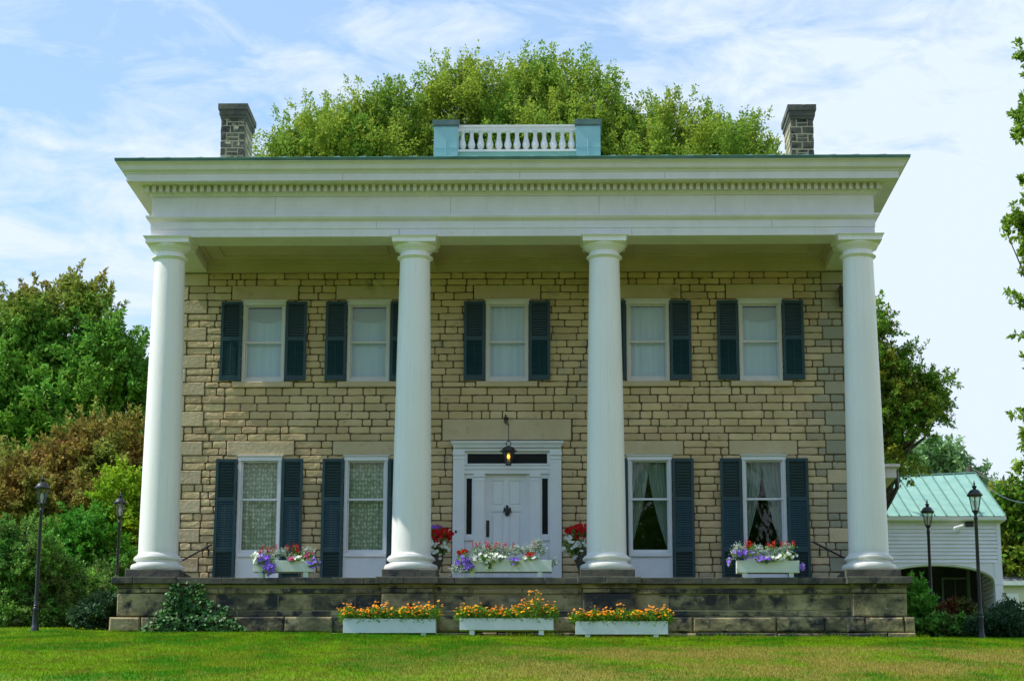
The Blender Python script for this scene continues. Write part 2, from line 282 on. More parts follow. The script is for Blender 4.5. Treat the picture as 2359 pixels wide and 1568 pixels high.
class MB:
    """collects faces in world coordinates; build() links ONE object"""
    def __init__(s): s.v = []; s.f = []; s.mi = []; s.t = []; s.cur = 0; s.tint = 0.0
    def add(s, vs, fs):
        n = len(s.v); s.v += [tuple(p) for p in vs]; s.t += [s.tint]*len(vs)
        for f in fs: s.f.append([n+i for i in f]); s.mi.append(s.cur)
    def box(s, x0, x1, y0, y1, z0, z1, M=None):
        vs = [Vector((x,y,z)) for z in (z0,z1) for y in (y0,y1) for x in (x0,x1)]
        if M is not None: vs = [M @ v for v in vs]
        s.add(vs, [(0,2,3,1),(4,5,7,6),(0,1,5,4),(2,6,7,3),(0,4,6,2),(1,3,7,5)])
    def cbox(s, x0, x1, y0, y1, z0, z1, c=.012, jit=0.0):
        """box whose front (-Y) face is chamfered; front corners jittered"""
        j = lambda: random.uniform(-jit, jit)
        a = [(x0,z0),(x1,z0),(x1,z1),(x0,z1)]; a = [(x+j(), z+j()) for x, z in a]
        cx_, cz_ = (x0+x1)/2, (z0+z1)/2
        b = [(x+math.copysign(c, cx_-x), z+math.copysign(c, cz_-z)) for x, z in a]
        vs = [(x,y1,z) for x,z in a]+[(x,y0+c,z) for x,z in a]+[(x,y0+random.uniform(-jit,jit)*.5,z) for x,z in b]
        s.add(vs, [(0,1,5,4),(1,2,6,5),(2,3,7,6),(3,0,4,7),(4,5,9,8),(5,6,10,9),(6,7,11,10),(7,4,8,11),(8,9,10,11)])
    def rock(s, x0, x1, y0, y1, z0, z1, c=.01, jit=.006, rc=.022):
        """roughly dressed block: wavy outline with rounded corners, pillowed face"""
        w, h = x1-x0, z1-z0; rc = min(rc, w*.3, h*.3); nx = max(2, int(w/.11)); J = lambda k=1: random.uniform(-jit, jit)*k
        P = []
        for i in range(nx+1): P.append((x0+rc+(w-2*rc)*i/nx, z0+J()))
        P.append((x1+J(.5), z0+rc)); P.append((x1+J(), (z0+z1)/2)); P.append((x1+J(.5), z1-rc))
        for i in range(nx+1): P.append((x1-rc-(w-2*rc)*i/nx, z1+J()))
        P.append((x0+J(.5), z1-rc)); P.append((x0+J(), (z0+z1)/2)); P.append((x0+J(.5), z0+rc))
        n = len(P); cz_ = (z0+z1)/2
        inn = [(min(max(x, x0+c), x1-c), min(max(z, z0+c), z1-c)) for x, z in P]
        xs_ = [x0+c+(w-2*c)*i/nx for i in range(nx+1)]; mid_ = [(x_, y0-abs(J(.8)), cz_+J(2)) for x_ in xs_]
        vs = [(x,y1,z) for x, z in P]+[(x,y0+c,z) for x, z in P]+[(x,y0+J(.5),z) for x, z in inn]+mid_
        f = [(i,(i+1)%n,n+(i+1)%n,n+i) for i in range(n)]+[(n+i,n+(i+1)%n,2*n+(i+1)%n,2*n+i) for i in range(n)]
        m0 = 3*n; B = 2*n
        for i in range(nx): f.append((B+i,B+i+1,m0+i+1,m0+i)); f.append((m0+i,m0+i+1,B+nx+4+nx-i-1,B+nx+4+nx-i))
        f += [(B+nx,B+nx+1,B+nx+2,m0+nx),(m0+nx,B+nx+2,B+nx+3,B+nx+4),(B+n-1,B,m0,B+n-2),(B+n-2,m0,B+nx+4+nx,B+n-3)]
        s.add(vs, f)
    def lathe(s, prof, c, seg=32, cap=True, sq=None):
        n = len(prof); vs = []
        for r, z in prof:
            for k in range(seg):
                a = 2*math.pi*k/seg + (sq or 0); vs.append((c[0]+r*math.cos(a), c[1]+r*math.sin(a), c[2]+z))
        fs = [(i*seg+k, i*seg+(k+1)%seg, (i+1)*seg+(k+1)%seg, (i+1)*seg+k) for i in range(n-1) for k in range(seg)]
        if cap: fs += [tuple(range(seg))[::-1], tuple((n-1)*seg+k for k in range(seg))]
        s.add(vs, fs)
    def tube(s, pts, rad, seg=8):
        pts = [Vector(p) for p in pts]; n = len(pts)
        if not isinstance(rad, (list, tuple)): rad = [rad]*n
        vs = []; u = None
        for i, p in enumerate(pts):
            d = (pts[min(i+1,n-1)]-pts[max(i-1,0)]).normalized()
            if u is None: u = d.orthogonal().normalized()
            else:
                u = (u - d*u.dot(d)); u = u.normalized() if u.length > 1e-6 else d.orthogonal().normalized()
            w = d.cross(u)
            for k in range(seg):
                a = 2*math.pi*k/seg; vs.append(p + (u*math.cos(a)+w*math.sin(a))*rad[i])
        fs = [(i*seg+k, i*seg+(k+1)%seg, (i+1)*seg+(k+1)%seg, (i+1)*seg+k) for i in range(n-1) for k in range(seg)]
        fs += [tuple(range(seg))[::-1], tuple((n-1)*seg+k for k in range(seg))]
        s.add(vs, fs)
    def ring(s, prof, x0, x1, y0, y1, close=True):
        """sweeps profile (offset,z) round the rectangle with mitred corners"""
        vs = []
        for o, z in prof: vs += [(x0-o,y0-o,z),(x1+o,y0-o,z),(x1+o,y1+o,z),(x0-o,y1+o,z)]
        fs = [(i*4+k, i*4+(k+1)%4, (i+1)*4+(k+1)%4, (i+1)*4+k) for i in range(len(prof)-1) for k in range(4)]
        s.add(vs, fs)
    def build(s, name, mats, parent=None, loc=None, smooth=False, autosmooth=None, **kw):
        me = bpy.data.meshes.new(name); me.from_pydata(s.v, [], s.f); me.update()
        if isinstance(mats, str): mats = [mats]
        for m in mats: me.materials.append(MAT[m])
        if len(mats) > 1: me.polygons.foreach_set('material_index', s.mi)
        if any(s.t):
            a = me.attributes.new('tint', 'FLOAT', 'POINT'); a.data.foreach_set('value', s.t)
        if smooth or autosmooth:
            me.polygons.foreach_set('use_smooth', [True]*len(me.polygons))
            if autosmooth: me.set_sharp_from_angle(angle=R(autosmooth))
        o = link_mesh(name, me, parent, loc)
        if kw: tag(o, **kw)
        return o

def quads_np(name, P, D, S, L, W, matname, parent=None, loc=None, tint=None, **kw):
    """leaf-like diamonds; P base (n,3), D unit direction, S unit side, L length, W width"""
    n = len(P); L = np.asarray(L).reshape(-1,1)*np.ones((n,1)); W = np.asarray(W).reshape(-1,1)*np.ones((n,1))
    V = np.empty((n,4,3)); V[:,0] = P; V[:,1] = P+D*L*.45+S*W*.5; V[:,2] = P+D*L; V[:,3] = P+D*L*.45-S*W*.5
    return raw_np(name, V.reshape(-1,3), 4, matname, parent, loc, None if tint is None else np.repeat(tint, 4), **kw)
def raw_np(name, V, k, matname, parent=None, loc=None, tint=None, **kw):
    base = Vector(loc) if loc is not None else (origin_of(parent) if parent is not None else Vector((0,0,0)))
    V = V - np.array(base); nf = len(V)//k
    me = bpy.data.meshes.new(name); me.vertices.add(len(V)); me.vertices.foreach_set('co', V.astype(np.float32).ravel())
    me.loops.add(nf*k); me.loops.foreach_set('vertex_index', np.arange(nf*k, dtype=np.int32))
    me.polygons.add(nf); me.polygons.foreach_set('loop_start', np.arange(0, nf*k, k, dtype=np.int32))
    me.update(calc_edges=True); me.validate()
    me.materials.append(MAT[matname])
    if tint is not None:
        a = me.attributes.new('tint', 'FLOAT', 'POINT'); a.data.foreach_set('value', np.asarray(tint, dtype=np.float32))
    o = bpy.data.objects.new(name, me); col.objects.link(o)
    if parent is not None: o.parent = parent; o.location = base - origin_of(parent)
    else: o.location = base
    if kw: tag(o, **kw)
    return o
def unit(a): return a/np.maximum(np.linalg.norm(a, axis=1, keepdims=True), 1e-9)
def side(D, rnd=None):
    r = rng.normal(size=D.shape); return unit(np.cross(D, r))

# ------------------------------------------------------------------ ground
def gz(x, y):
    z = np.interp(y, [-120,-60,-43,-16,-1,0,7,22,60,120,600], [-13,-8.2,-6.36,-2.98,-1.205,-1.11,-.40,1.02,4.2,7,12])
    t = .0075*np.clip(-np.asarray(x, float), -14, 14)*np.clip(1-(np.asarray(y, float)-10)/30, 0, 1)
    return z + t + .03*np.sin(np.asarray(x)*.55+1)*np.sin(np.asarray(y)*.4)
def ground_sheet():
    xs = np.concatenate([[-600,-300,-150,-90,-60,-40], np.arange(-30,30.1,1.0), [40,60,90,150,300,600]])
    ys = np.concatenate([[-120,-90,-70,-60,-52], np.arange(-48,60.1,1.0), [70,90,120,200,350,600]])
    X, Y = np.meshgrid(xs, ys); Z = gz(X, Y); nx, ny = len(xs), len(ys)
    vs = np.stack([X,Y,Z], -1).reshape(-1,3)
    fs = [(j*nx+i, j*nx+i+1, (j+1)*nx+i+1, (j+1)*nx+i) for j in range(ny-1) for i in range(nx-1)]
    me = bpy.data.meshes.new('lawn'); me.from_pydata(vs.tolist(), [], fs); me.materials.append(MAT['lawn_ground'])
    me.polygons.foreach_set('use_smooth', [True]*len(fs))
    o = bpy.data.objects.new('lawn', me); col.objects.link(o); o['kind'] = 'structure'
ground_sheet()
def grass_blades(n=230000):
    y = -18.5+17.8*rng.random(n)**.8
    hw = (y+43)*.262; x = CX-.4 + (rng.random(n)*2-1)*hw
    k = ~((y > -.82) & (np.abs(x) < 8.0)) & ~((y > -1.45) & (x > -3.6) & (x < 3.4)); x = x[k]; y = y[k]; n = len(x)
    far = rng.random(int(n*.1)); xf = rng.uniform(-12.5, 14, len(far)); yf = -1+4*far; kf = (np.abs(xf) > 8.7); x = np.concatenate([x, xf[kf]]); y = np.concatenate([y, yf[kf]]); n = len(x)
    # longer untrimmed tufts where the mower cannot reach, along the foundation
    m_ = 2600; xt = rng.uniform(-8.4, 8.5, m_); keep = (np.sin(xt*3.1)+np.sin(xt*7.7+1)+rng.normal(size=m_)*.6) > .2; xt = xt[keep]; yt = np.where(np.abs(xt) > 7, -.92, -.80)-rng.random(len(xt))*.08
    n0 = n; x = np.concatenate([x, xt]); y = np.concatenate([y, yt]); n = len(x)
    P = np.stack([x, y, gz(x,y)-.005], -1)
    h = rng.uniform(.025,.06,n)*(1+.5*(rng.random(n) > .97)); h[n0:] = rng.uniform(.06,.16,n-n0); D = rng.normal(size=(n,3))*.55; D[:,2] = 1; D[:,1] += .35; D = unit(D)
    S = unit(np.stack([np.ones(n), rng.normal(size=n)*.5, rng.normal(size=n)*.2], -1)); W = rng.uniform(.008,.018,n)[:,None]
    V = np.empty((n,3,3)); V[:,0] = P-S*W*.5; V[:,1] = P+S*W*.5; V[:,2] = P+D*h[:,None]
    o = raw_np('grass', V.reshape(-1,3), 3, 'grass_blades'); o['kind'] = 'stuff'
grass_blades()

# ------------------------------------------------------------------ the house
W = 2.65                                  # facade plane
HX = 7.78                                 # half width
COLX = [-7.402, -2.079, 2.012, 7.469]
WX = [-5.696, -3.302, -.148, 3.05, 5.60]  # opening centres
house = thing('stone_house', (0, W, 0), 'two storey tan stone house with a tall white columned porch across its front', 'house')

# ---- facade wall with real openings: window rows, entrance
UZ0, UZ1 = 4.806, 6.70; LZ1 = 3.10; CW = .97
DX0, DX1, DZ1 = at(1042,1300,W).x, at(1294,1300,W).x, 3.44
holes = [(x-CW/2, x+CW/2, UZ0, UZ1) for x in WX] + [(x-CW/2, x+CW/2, 0.0, LZ1) for i, x in enumerate(WX) if i != 2] + [(DX0, DX1, 0.0, DZ1)]
lint = [(x-.755, x+.755, 6.72, 7.06) for x in WX] + [(x-.755, x+.755, 3.12, 3.435) for i, x in enumerate(WX) if i != 2]
DL = (at(1019,990,W).x, at(1316,990,W).x, 3.455, 3.946)
sills = [(x-.69, x+.69, 4.675, 4.806) for x in WX]
wall = MB()
def wall_cells(rects, x0, x1, z0, z1, y0, y1, mb):
    xs = sorted({x0, x1, *[v for r in rects for v in r[:2]]}); zs = sorted({z0, z1, *[v for r in rects for v in r[2:]]})
    for a, b in zip(zs[:-1], zs[1:]):
        run = None
        for c, d in zip(xs[:-1], xs[1:]):
            mx_, mz_ = (c+d)/2, (a+b)/2
            solid = not any(r[0] < mx_ < r[1] and r[2] < mz_ < r[3] for r in rects)
            if solid: run = (run[0], d) if run else (c, d)
            if (not solid or d == xs[-1]) and run: mb.box(run[0], run[1], y0, y1, a, b); run = None
wall.cur = 0
wall_cells(holes, -HX, HX, -.6, 7.36, W+.0, W+.42, wall)
# side and back walls
wall.box(-HX, -HX+.4, W+.42, 11.2, -.6, 7.36); wall.box(HX-.4, HX, W+.42, 11.2, -.6, 7.36); wall.box(-HX+.4, HX-.4, 10.8, 11.2, -.6, 7.36)
wall.cur = 1
bands = [(0,3.12,19),(3.12,3.45,2),(3.45,3.946,3),(3.946,4.675,4),(4.675,4.806,1),(4.806,6.72,12),(6.72,7.06,2),(7.06,7.36,2)]
courses = [(z0+(z1-z0)*i/n, z0+(z1-z0)*(i+1)/n) for z0, z1, n in bands for i in range(n)]
q = []                                     # quoins: pairs of courses counted from the top
top = list(reversed(courses)); i = 0; longq = True
while i < len(top)-1:
    q.append((top[i+1][0], top[i][1], longq)); longq = not longq; i += 2
if i < len(top): q.append((top[i][0], top[i][1], longq))
def stone_tint(x, z):
    t = 0
    if x > 6.2: t = min(1, (x-6.2)/.7)*random.uniform(.45, 1)
    if z < .45 and random.random() < .5: t = max(t, random.uniform(.2,.6))
    return t
for z0, z1, lg in q:
    for s in (-1, 1):
        a, b = s*HX, s*((7.007) if lg else 7.45)
        wall.cur = 2; wall.tint = .0 if s < 0 else random.uniform(.5, 1)
        if s > 0 and random.random() < .15: wall.tint = 0
        wall.cbox(min(a,b)+.008, max(a,b)-.012, W-.028, W+.02, z0+.012, z1-.012, .012, .006)
        wall.box(min(a,b) if s < 0 else HX-.012, (-HX+.012) if s < 0 else HX+.02, W+.02, W+.5, z0+.012, z1-.012) if False else None
block = [(r[0]-.015, r[1]+.015, r[2], r[3]) for r in lint+[DL]+sills] + [(r[0]-.005, r[1]+.005, r[2], r[3]) for r in holes]
wall.cur = 1
for (z0, z1) in courses:
    lgz = next((lg for a, b, lg in q if a-.001 <= z0 and z1 <= b+.001), True)
    xl = 7.007 if lgz else 7.45
    zc = (z0+z1)/2; bl = sorted([(r[0], r[1]) for r in block if r[2] < zc < r[3]])
    segs = []; c = -xl
    for a, b in bl:
        if a > c: segs.append((c, a))
        c = max(c, b)
    if c < xl: segs.append((c, xl))
    for a, b in segs:
        x = a
        while x < b-.02:
            w = random.choice([.2,.28,.34,.38,.42,.46,.5,.56,.62])*random.uniform(.9,1.1)
            if b-(x+w) < .16: w = b-x
            g = random.uniform(.014, .026)
            wall.tint = stone_tint(x, zc)
            zz0, zz1 = z0+random.uniform(.008,.014), z1-random.uniform(.008,.014)
            wall.rock(x+g*.6, x+w-g*.6, W-random.uniform(.012,.027), W+.02, zz0, zz1, random.uniform(.008,.013), .006)
            x += w
wall.tint = 0; wall.cur = 1
for (z0, z1) in courses:                       # coursed stone on the two flanks
    for s in (-1, 1):
        y = W+.30
        while y < 11.1:
            w = min(random.uniform(.25,.65), 11.2-y); p_ = random.uniform(.010,.03); wall.tint = random.uniform(0,.5)
            wall.box(*sorted((s*(HX-.02), s*(HX+p_))), y+.012, y+w-.012, z0+.013, z1-.013); y += w
wall.tint = 0
wallo = wall.build('wall', ['mortar', 'wall_stone', 'smooth_stone'], house)
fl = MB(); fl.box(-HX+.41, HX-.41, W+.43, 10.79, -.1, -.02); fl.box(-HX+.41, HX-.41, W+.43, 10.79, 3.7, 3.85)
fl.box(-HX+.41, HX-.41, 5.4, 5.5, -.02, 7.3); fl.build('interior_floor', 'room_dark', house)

# ---- windows
def sash(mb, x0, x1, z0, z1, y, st=.055, bt=.07, tp=.05):
    mb.box(x0, x0+st, y, y+.035, z0, z1); mb.box(x1-st, x1, y, y+.035, z0, z1)
    mb.box(x0+st, x1-st, y+.002, y+.033, z0, z0+bt); mb.box(x0+st, x1-st, y+.002, y+.033, z1-tp, z1)
def folds(name, xs_top, xs_bot, z0, z1, y, matname, parent, amp=.018, nf=7, nz=14, curve=None, seed=0):
    """pleated hanging cloth between the two horizontal spans"""
    mb = MB(); nx = nf*6; rows = []
    for j in range(nz+1):
        t = j/nz; z = z1+(z0-z1)*t; s = curve(t) if curve else t
        a = xs_top[0]+(xs_bot[0]-xs_top[0])*s; b = xs_top[1]+(xs_bot[1]-xs_top[1])*s
        rows.append([(a+(b-a)*k/nx, y+amp*math.sin(2*math.pi*nf*k/nx+seed)*(1-.2*math.cos(9*k/nx)), z) for k in range(nx+1)])
    vs = [p for r_ in rows for p in r_]; n = nx+1
    mb.add(vs, [(j*n+k, j*n+k+1, (j+1)*n+k+1, (j+1)*n+k) for j in range(nz) for k in range(nx)])
    return mb.build(name, matname, parent, smooth=True)
def window(xc, z0, z1, lower, kind):
    x0, x1 = xc-CW/2, xc+CW/2; mb = MB()
    zs = z0 if not lower else .93             # bottom of the sash zone
    t = .068
    mb.box(x0, x0+t, W-.035, W+.14, z0, z1-.02); mb.box(x1-t, x1, W-.035, W+.14, z0, z1-.02)
    mb.box(x0-.012, x1+.012, W-.045, W+.14, z1-.10, z1-.02)
    mb.ring([(0,z1-.02),(.02,z1-.01),(.03,z1+.005),(.03,z1+.018)], x0-.01, x1+.01, W-.05, W-.02); mb.box(x0-.03, x1+.03, W-.07, W-.015, z1+.006, z1+.02)
    if lower:
        mb.box(x0+t, x1-t, W-.01, W+.12, .12, zs-.09); mb.box(x0+t, x1-t, W-.022, W-.012, .16, .28)
        mb.box(x0+.01, x1-.01, W-.055, W+.12, zs-.09, zs-.015)
        mb.box(x0+t, x1-t, W-.035, W+.12, 0, .119)
    else: mb.box(x0+t, x1-t, W-.02, W+.14, z0, z0+.07)
    wd = mb.build('window', 'white_paint' if not lower else 'door_paint', house)
    a, b = x0+t, x1-t; zb = zs if lower else z0+.07; zt = z1-.10; zm = zb+(zt-zb)*(.565 if lower else .5)
    if lower: zm = 2.13
    else: zm = 5.735
    for (p, q_, yy) in ((zm-.02, zt, W+.045), (zb, zm+.02, W+.085)):
        s_ = MB(); sash(s_, a, b, p, q_, yy, .032, .045 if p > zb+.1 else .075, .032); so_ = s_.build('sash', 'door_paint' if lower else 'white_paint', wd)
        g = MB(); g.add([(a+.03, yy+.018, p+.03), (b-.03, yy+.018, p+.03), (b-.03, yy+.018, q_-.02), (a+.03, yy+.018, q_-.02)], [(0,1,2,3)])
        g.build('pane', 'window_glass', wd)
    y = W+.20
    if kind == 'lace': folds('curtain', (a, b), (a, b), zb-.1, zt+.05, y, 'lace_cloth', wd, .014, 6)
    if kind == 'tie':
        c = (a+b)/2 - .03
        folds('curtain', (a-.02, c+.03), (a-.30, a-.02), zb+.10, zt+.05, y, 'sheer_cloth', wd, .014, 6, curve=lambda t: t**1.6, seed=1)
        folds('curtain', (c-.01, b+.02), (b+.0, b+.28), zb+.02, zt+.05, y+.01, 'sheer_cloth', wd, .014, 6, curve=lambda t: t**1.6, seed=2)
    if kind in ('shade', 'sheer_full'):
        folds('curtain', (a, b), (a, b), zb-.05, zt-(.05 if kind == 'shade' else .02), y, 'shade_cloth', wd, .004 if kind == 'shade' else .012, 5)
        if kind == 'shade':
            v = MB(); n = 16; z_ = [zt-.28-.09*math.sin(math.pi*k/n) for k in range(n+1)]
            v.add([(a+(b-a)*k/n, y-.02, zt-.04) for k in range(n+1)]+[(a+(b-a)*k/n, y-.02, z_[k]) for k in range(n+1)], [(k,k+1,n+2+k,n+1+k) for k in range(n)])
            v.build('valance', 'valance_cloth', wd)
    if not lower:
        s_ = MB(); s_.cbox(xc-.69, xc+.69, W-.09, W+.02, 4.68, 4.802, .012, .003); s_.build('sill', 'smooth_stone', wd)
    l_ = MB()
    r_ = (xc-.755, xc+.755, (6.724 if not lower else 3.126), (7.056 if not lower else 3.44)); l_.cbox(r_[0], r_[1], W-.032, W+.02, r_[2], r_[3], .010, .003)
    l_.build('lintel', 'smooth_stone', wd)
    return wd
kinds_u = ['shade', 'shade', 'sheer_full', 'sheer_full', 'shade']; kinds_l = ['lace', 'lace', None, 'tie', 'tie']
for i, x in enumerate(WX):
    window(x, UZ0, UZ1, False, kinds_u[i])
    if i != 2: window(x, 0, LZ1, True, kinds_l[i])

# ---- shutters
def shutter(xc, z0, z1, panels):
    w = .48; x0, x1 = xc-w/2, xc+w/2; y0, y1 = W-.10, W-.055; st = .062
    mb = MB(); mb.box(x0, x0+st, y0, y1, z0, z1); mb.box(x1-st, x1, y0, y1, z0, z1)
    ys = y0+.002; cuts = [z0]+[p for p in panels]+[z1]
    rails = [(z0, z0+.11)]+[(p-.05, p+.05) for p in panels]+[(z1-.07, z1)]
    for a, b in rails: mb.box(x0+st, x1-st, ys, y1-.002, a, b)
    # hinges and pintles that carry it off the wall
    for zz in (z0+.18, z1-.18): mb.box(xc-.03, xc+.03, y1, W-.02, zz, zz+.04)
    fo = mb.build('shutter', 'shutter_blue', house)
    for k in range(len(rails)-1):
        a, b = rails[k][1], rails[k+1][0]; lm = MB(); closed = (k == 1 and len(rails) == 4) or (k == 0 and len(rails) == 3)
        n = max(4, int((b-a)/(.052 if closed else .062)))
        for j in range(n):
            zc = a+(b-a)*(j+.5)/n
            M = Matrix.Translation((0, (y0+y1)/2, zc)) @ Matrix.Rotation(R(-22 if closed else -80), 4, 'X')
            lm.box(x0+st, x1-st, -.004, .004, -.031 if closed else -.017, .031 if closed else .017, M)
        if closed: lm.tube([(xc, y0-.008, a+.03), (xc, y0-.008, b-.03)], .007, 6)
        else: lm.box(x0+st, x1-st, y1+.004, y1+.006, a, b)  # dark sheet added behind the open slats, in place of the shadowed wall
        lm.build('louvres', 'shutter_blue', fo)
for i, x in enumerate(WX):
    for s in (-1, 1):
        shutter(x+s*(CW/2+.255), 4.83, 6.665, [5.80])
        if i != 2: shutter(x+s*(CW/2+.255), .05, 3.03, [.98, 2.12])

# ---- entrance
ent = MB(); Y = W
zc_top, z_arch, = 3.44, 3.21
px = lambda u, y_=1200: at((1180+u/3.136)/1.19372, y_, W).x          # from the entrance close-up
XL, XR = DX0, DX1
ilx = px(303); irx = px(1042)
ent.box(XL, ilx, Y-.07, Y+.3, 0, z_arch); ent.box(irx, XR, Y-.07, Y+.3, 0, z_arch)
for a, b in ((XL, ilx), (irx, XR)):
    ent.box(a-.01, b+.01, Y-.10, Y-.065, z_arch-.10, z_arch-.02); ent.box(a-.005, b+.005, Y-.085, Y-.068, z_arch-.19, z_arch-.16); ent.box(a-.01, b+.01, Y-.095, Y-.066, 0, .22)
ent.box(XL, XR, Y-.06, Y+.3, z_arch+.001, 3.40)
ent.ring([(0,3.27),(.02,3.29),(.02,3.31),(.05,3.36),(.07,3.38),(.07,3.42),(0,3.43)], XL+.02, XR-.02, Y-.09, Y+.1)
zt0, zt1 = 2.93, 3.16                                             # transom light
ent.box(ilx, irx, Y-.015, Y+.3, 2.86, 2.93); ent.box(ilx, irx, Y-.05, Y+.3, 2.80, 2.865); ent.ring([(0,2.865),(.03,2.89),(.03,2.905)], ilx+.03, irx-.03, Y-.02, Y+.2)
ent.box(ilx, irx, Y+.02, Y+.3, 3.16, z_arch)
ent.box(ilx, ilx+.06, Y+.0, Y+.3, 2.93, 3.16); ent.box(irx-.06, irx, Y+.0, Y+.3, 2.93, 3.16)
ent.box(ilx, irx, Y-.03, Y+.3, 2.70, 2.80)
p1a, p1b, p2a, p2b = px(385), px(475), px(870), px(957)
dx0, dx1 = px(490), px(838)
for a, b in ((p1a, p1b), (p2a, p2b)):
    ent.box(a, b, Y-.05, Y+.3, 0, 2.70); ent.box(a-.012, b+.012, Y-.07, Y-.045, 2.62, 2.68); ent.box(a-.006, b+.006, Y-.06, Y-.048, 2.54, 2.56); ent.box(a-.01, b+.01, Y-.068, Y-.046, 0, .2)
ent.box(p1b, dx0, Y+.03, Y+.3, 0, 2.70); ent.box(dx1, p2a, Y+.03, Y+.3, 0, 2.70)
sl = [(ilx, p1a), (p2b, irx)]
for a, b in sl:
    ent.box(a, b, Y+.0, Y+.3, 1.27, 1.34); ent.box(a, b, Y-.03, Y+.3, 1.20, 1.272); ent.box(a, b, Y+.01, Y+.3, 0, 1.2); ent.box(a+.04, b-.04, Y-.004, Y+.008, .2, 1.1)
    ent.box(a, a+.045, Y+.01, Y+.3, 1.34, 2.6); ent.box(b-.045, b, Y+.01, Y+.3, 1.34, 2.6); ent.box(a, b, Y+.01, Y+.3, 2.6, 2.70)
ento = ent.build('door_surround', 'door_paint', house)
l_ = MB(); l_.cbox(DL[0]+.006, DL[1]-.006, W-.036, W+.02, DL[2], DL[3]-.008, .012, .003); l_.build('lintel', 'smooth_stone', ento)
g = MB(); g.box(ilx+.06, irx-.06, Y+.06, Y+.07, 2.93, 3.16); g.build('transom_pane', 'dark_glass_back', ento)
for a, b in sl:
    g = MB(); g.box(a+.045, b-.045, Y+.06, Y+.07, 1.34, 2.6)
    for k in range(1, 6): zz = 1.34+1.26*k/6; g.box(a+.045, b-.045, Y+.054, Y+.0595, zz-.008, zz+.008)
    g.build('sidelight', 'dark_glass_back', ento)
d = MB(); dw = dx1-dx0; d.box(dx0, dx1, Y+.10, Y+.15, .0, 2.70)
st = .11; mid = (dx0+dx1)/2
for a, b in ((dx0, dx0+st), (mid-.05, mid+.05), (dx1-st, dx1)): d.box(a, b, Y+.078, Y+.0995, 0, 2.70)
for a, b in ((0,.22), (.80,.98), (1.62,1.70) if False else (1.86,1.98), (2.56,2.70)):
    for c_, e_ in ((dx0+st, mid-.05), (mid+.05, dx1-st)): d.box(c_, e_, Y+.080, Y+.0993, a, b)
for a, b in ((.22,.80), (.98,1.86), (1.98,2.56)):
    for c_, e_ in ((dx0+st, mid-.05), (mid+.05, dx1-st)): d.cbox(c_+.035, e_-.035, Y+.086, Y+.0992, a+.04, b-.04, .012)
door = d.build('door', 'door_paint', house)
h = MB(); hz0 = at(1123,1235,W).z; hz1 = at(1123,1197,W).z; h.box(dx0+.005, dx0+.075, Y+.060, Y+.0775, hz0, hz1); h.tube([(dx0+.04,Y+.06,hz0+.09),(dx0+.04,Y+.015,hz0+.12),(dx0+.04,Y+.015,hz0+.24),(dx0+.04,Y+.06,hz0+.28)], .009, 8)
h.build('handle', 'iron_black', door)
# eagle shaped knocker
k = MB(); kx, kz = at(1168.5,1174,W).x, at(1168.5,1174,W).z
def plate(pts, y0, y1):
    n = len(pts); k.add([(kx+a, y0, kz+b) for a, b in pts]+[(kx+a, y1, kz+b) for a, b in pts], [tuple(range(n)), tuple(range(2*n-1, n-1, -1))]+[(i, (i+1)%n, n+(i+1)%n, n+i) for i in range(n)])
plate([(-.035,-.02),(-.09,-.06),(-.085,.02),(-.07,.075),(-.045,.05),(-.03,.04)][::-1], Y+.058, Y+.077)
plate([(.035,-.02),(.03,.04),(.045,.05),(.07,.075),(.085,.02),(.09,-.06)][::-1], Y+.058, Y+.077)
plate([(-.036,-.03),(-.032,.05),(-.02,.085),(-.045,.10),(-.02,.118),(.01,.115),(.025,.09),(.034,.05),(.036,-.03)][::-1], Y+.052, Y+.0772)
k.tube([(kx+.042*math.cos(a), Y+.05, kz-.075+.042*math.sin(a)) for a in np.linspace(0, 2*math.pi, 17)], .013, 6)
plate([(-.02,-.03),(-.04,-.09),(.0,-.105),(.04,-.09),(.02,-.03)][::-1], Y+.056, Y+.0771)
k.build('knocker', 'iron_black', door)
b_ = MB(); bx_ = at((1180+232/3.136)/1.19372, 1225, W); b_.box(bx_.x-.02, bx_.x+.02, Y-.085, Y-.0695, bx_.z-.03, bx_.z+.03); b_.build('doorbell', 'iron_black', ento)

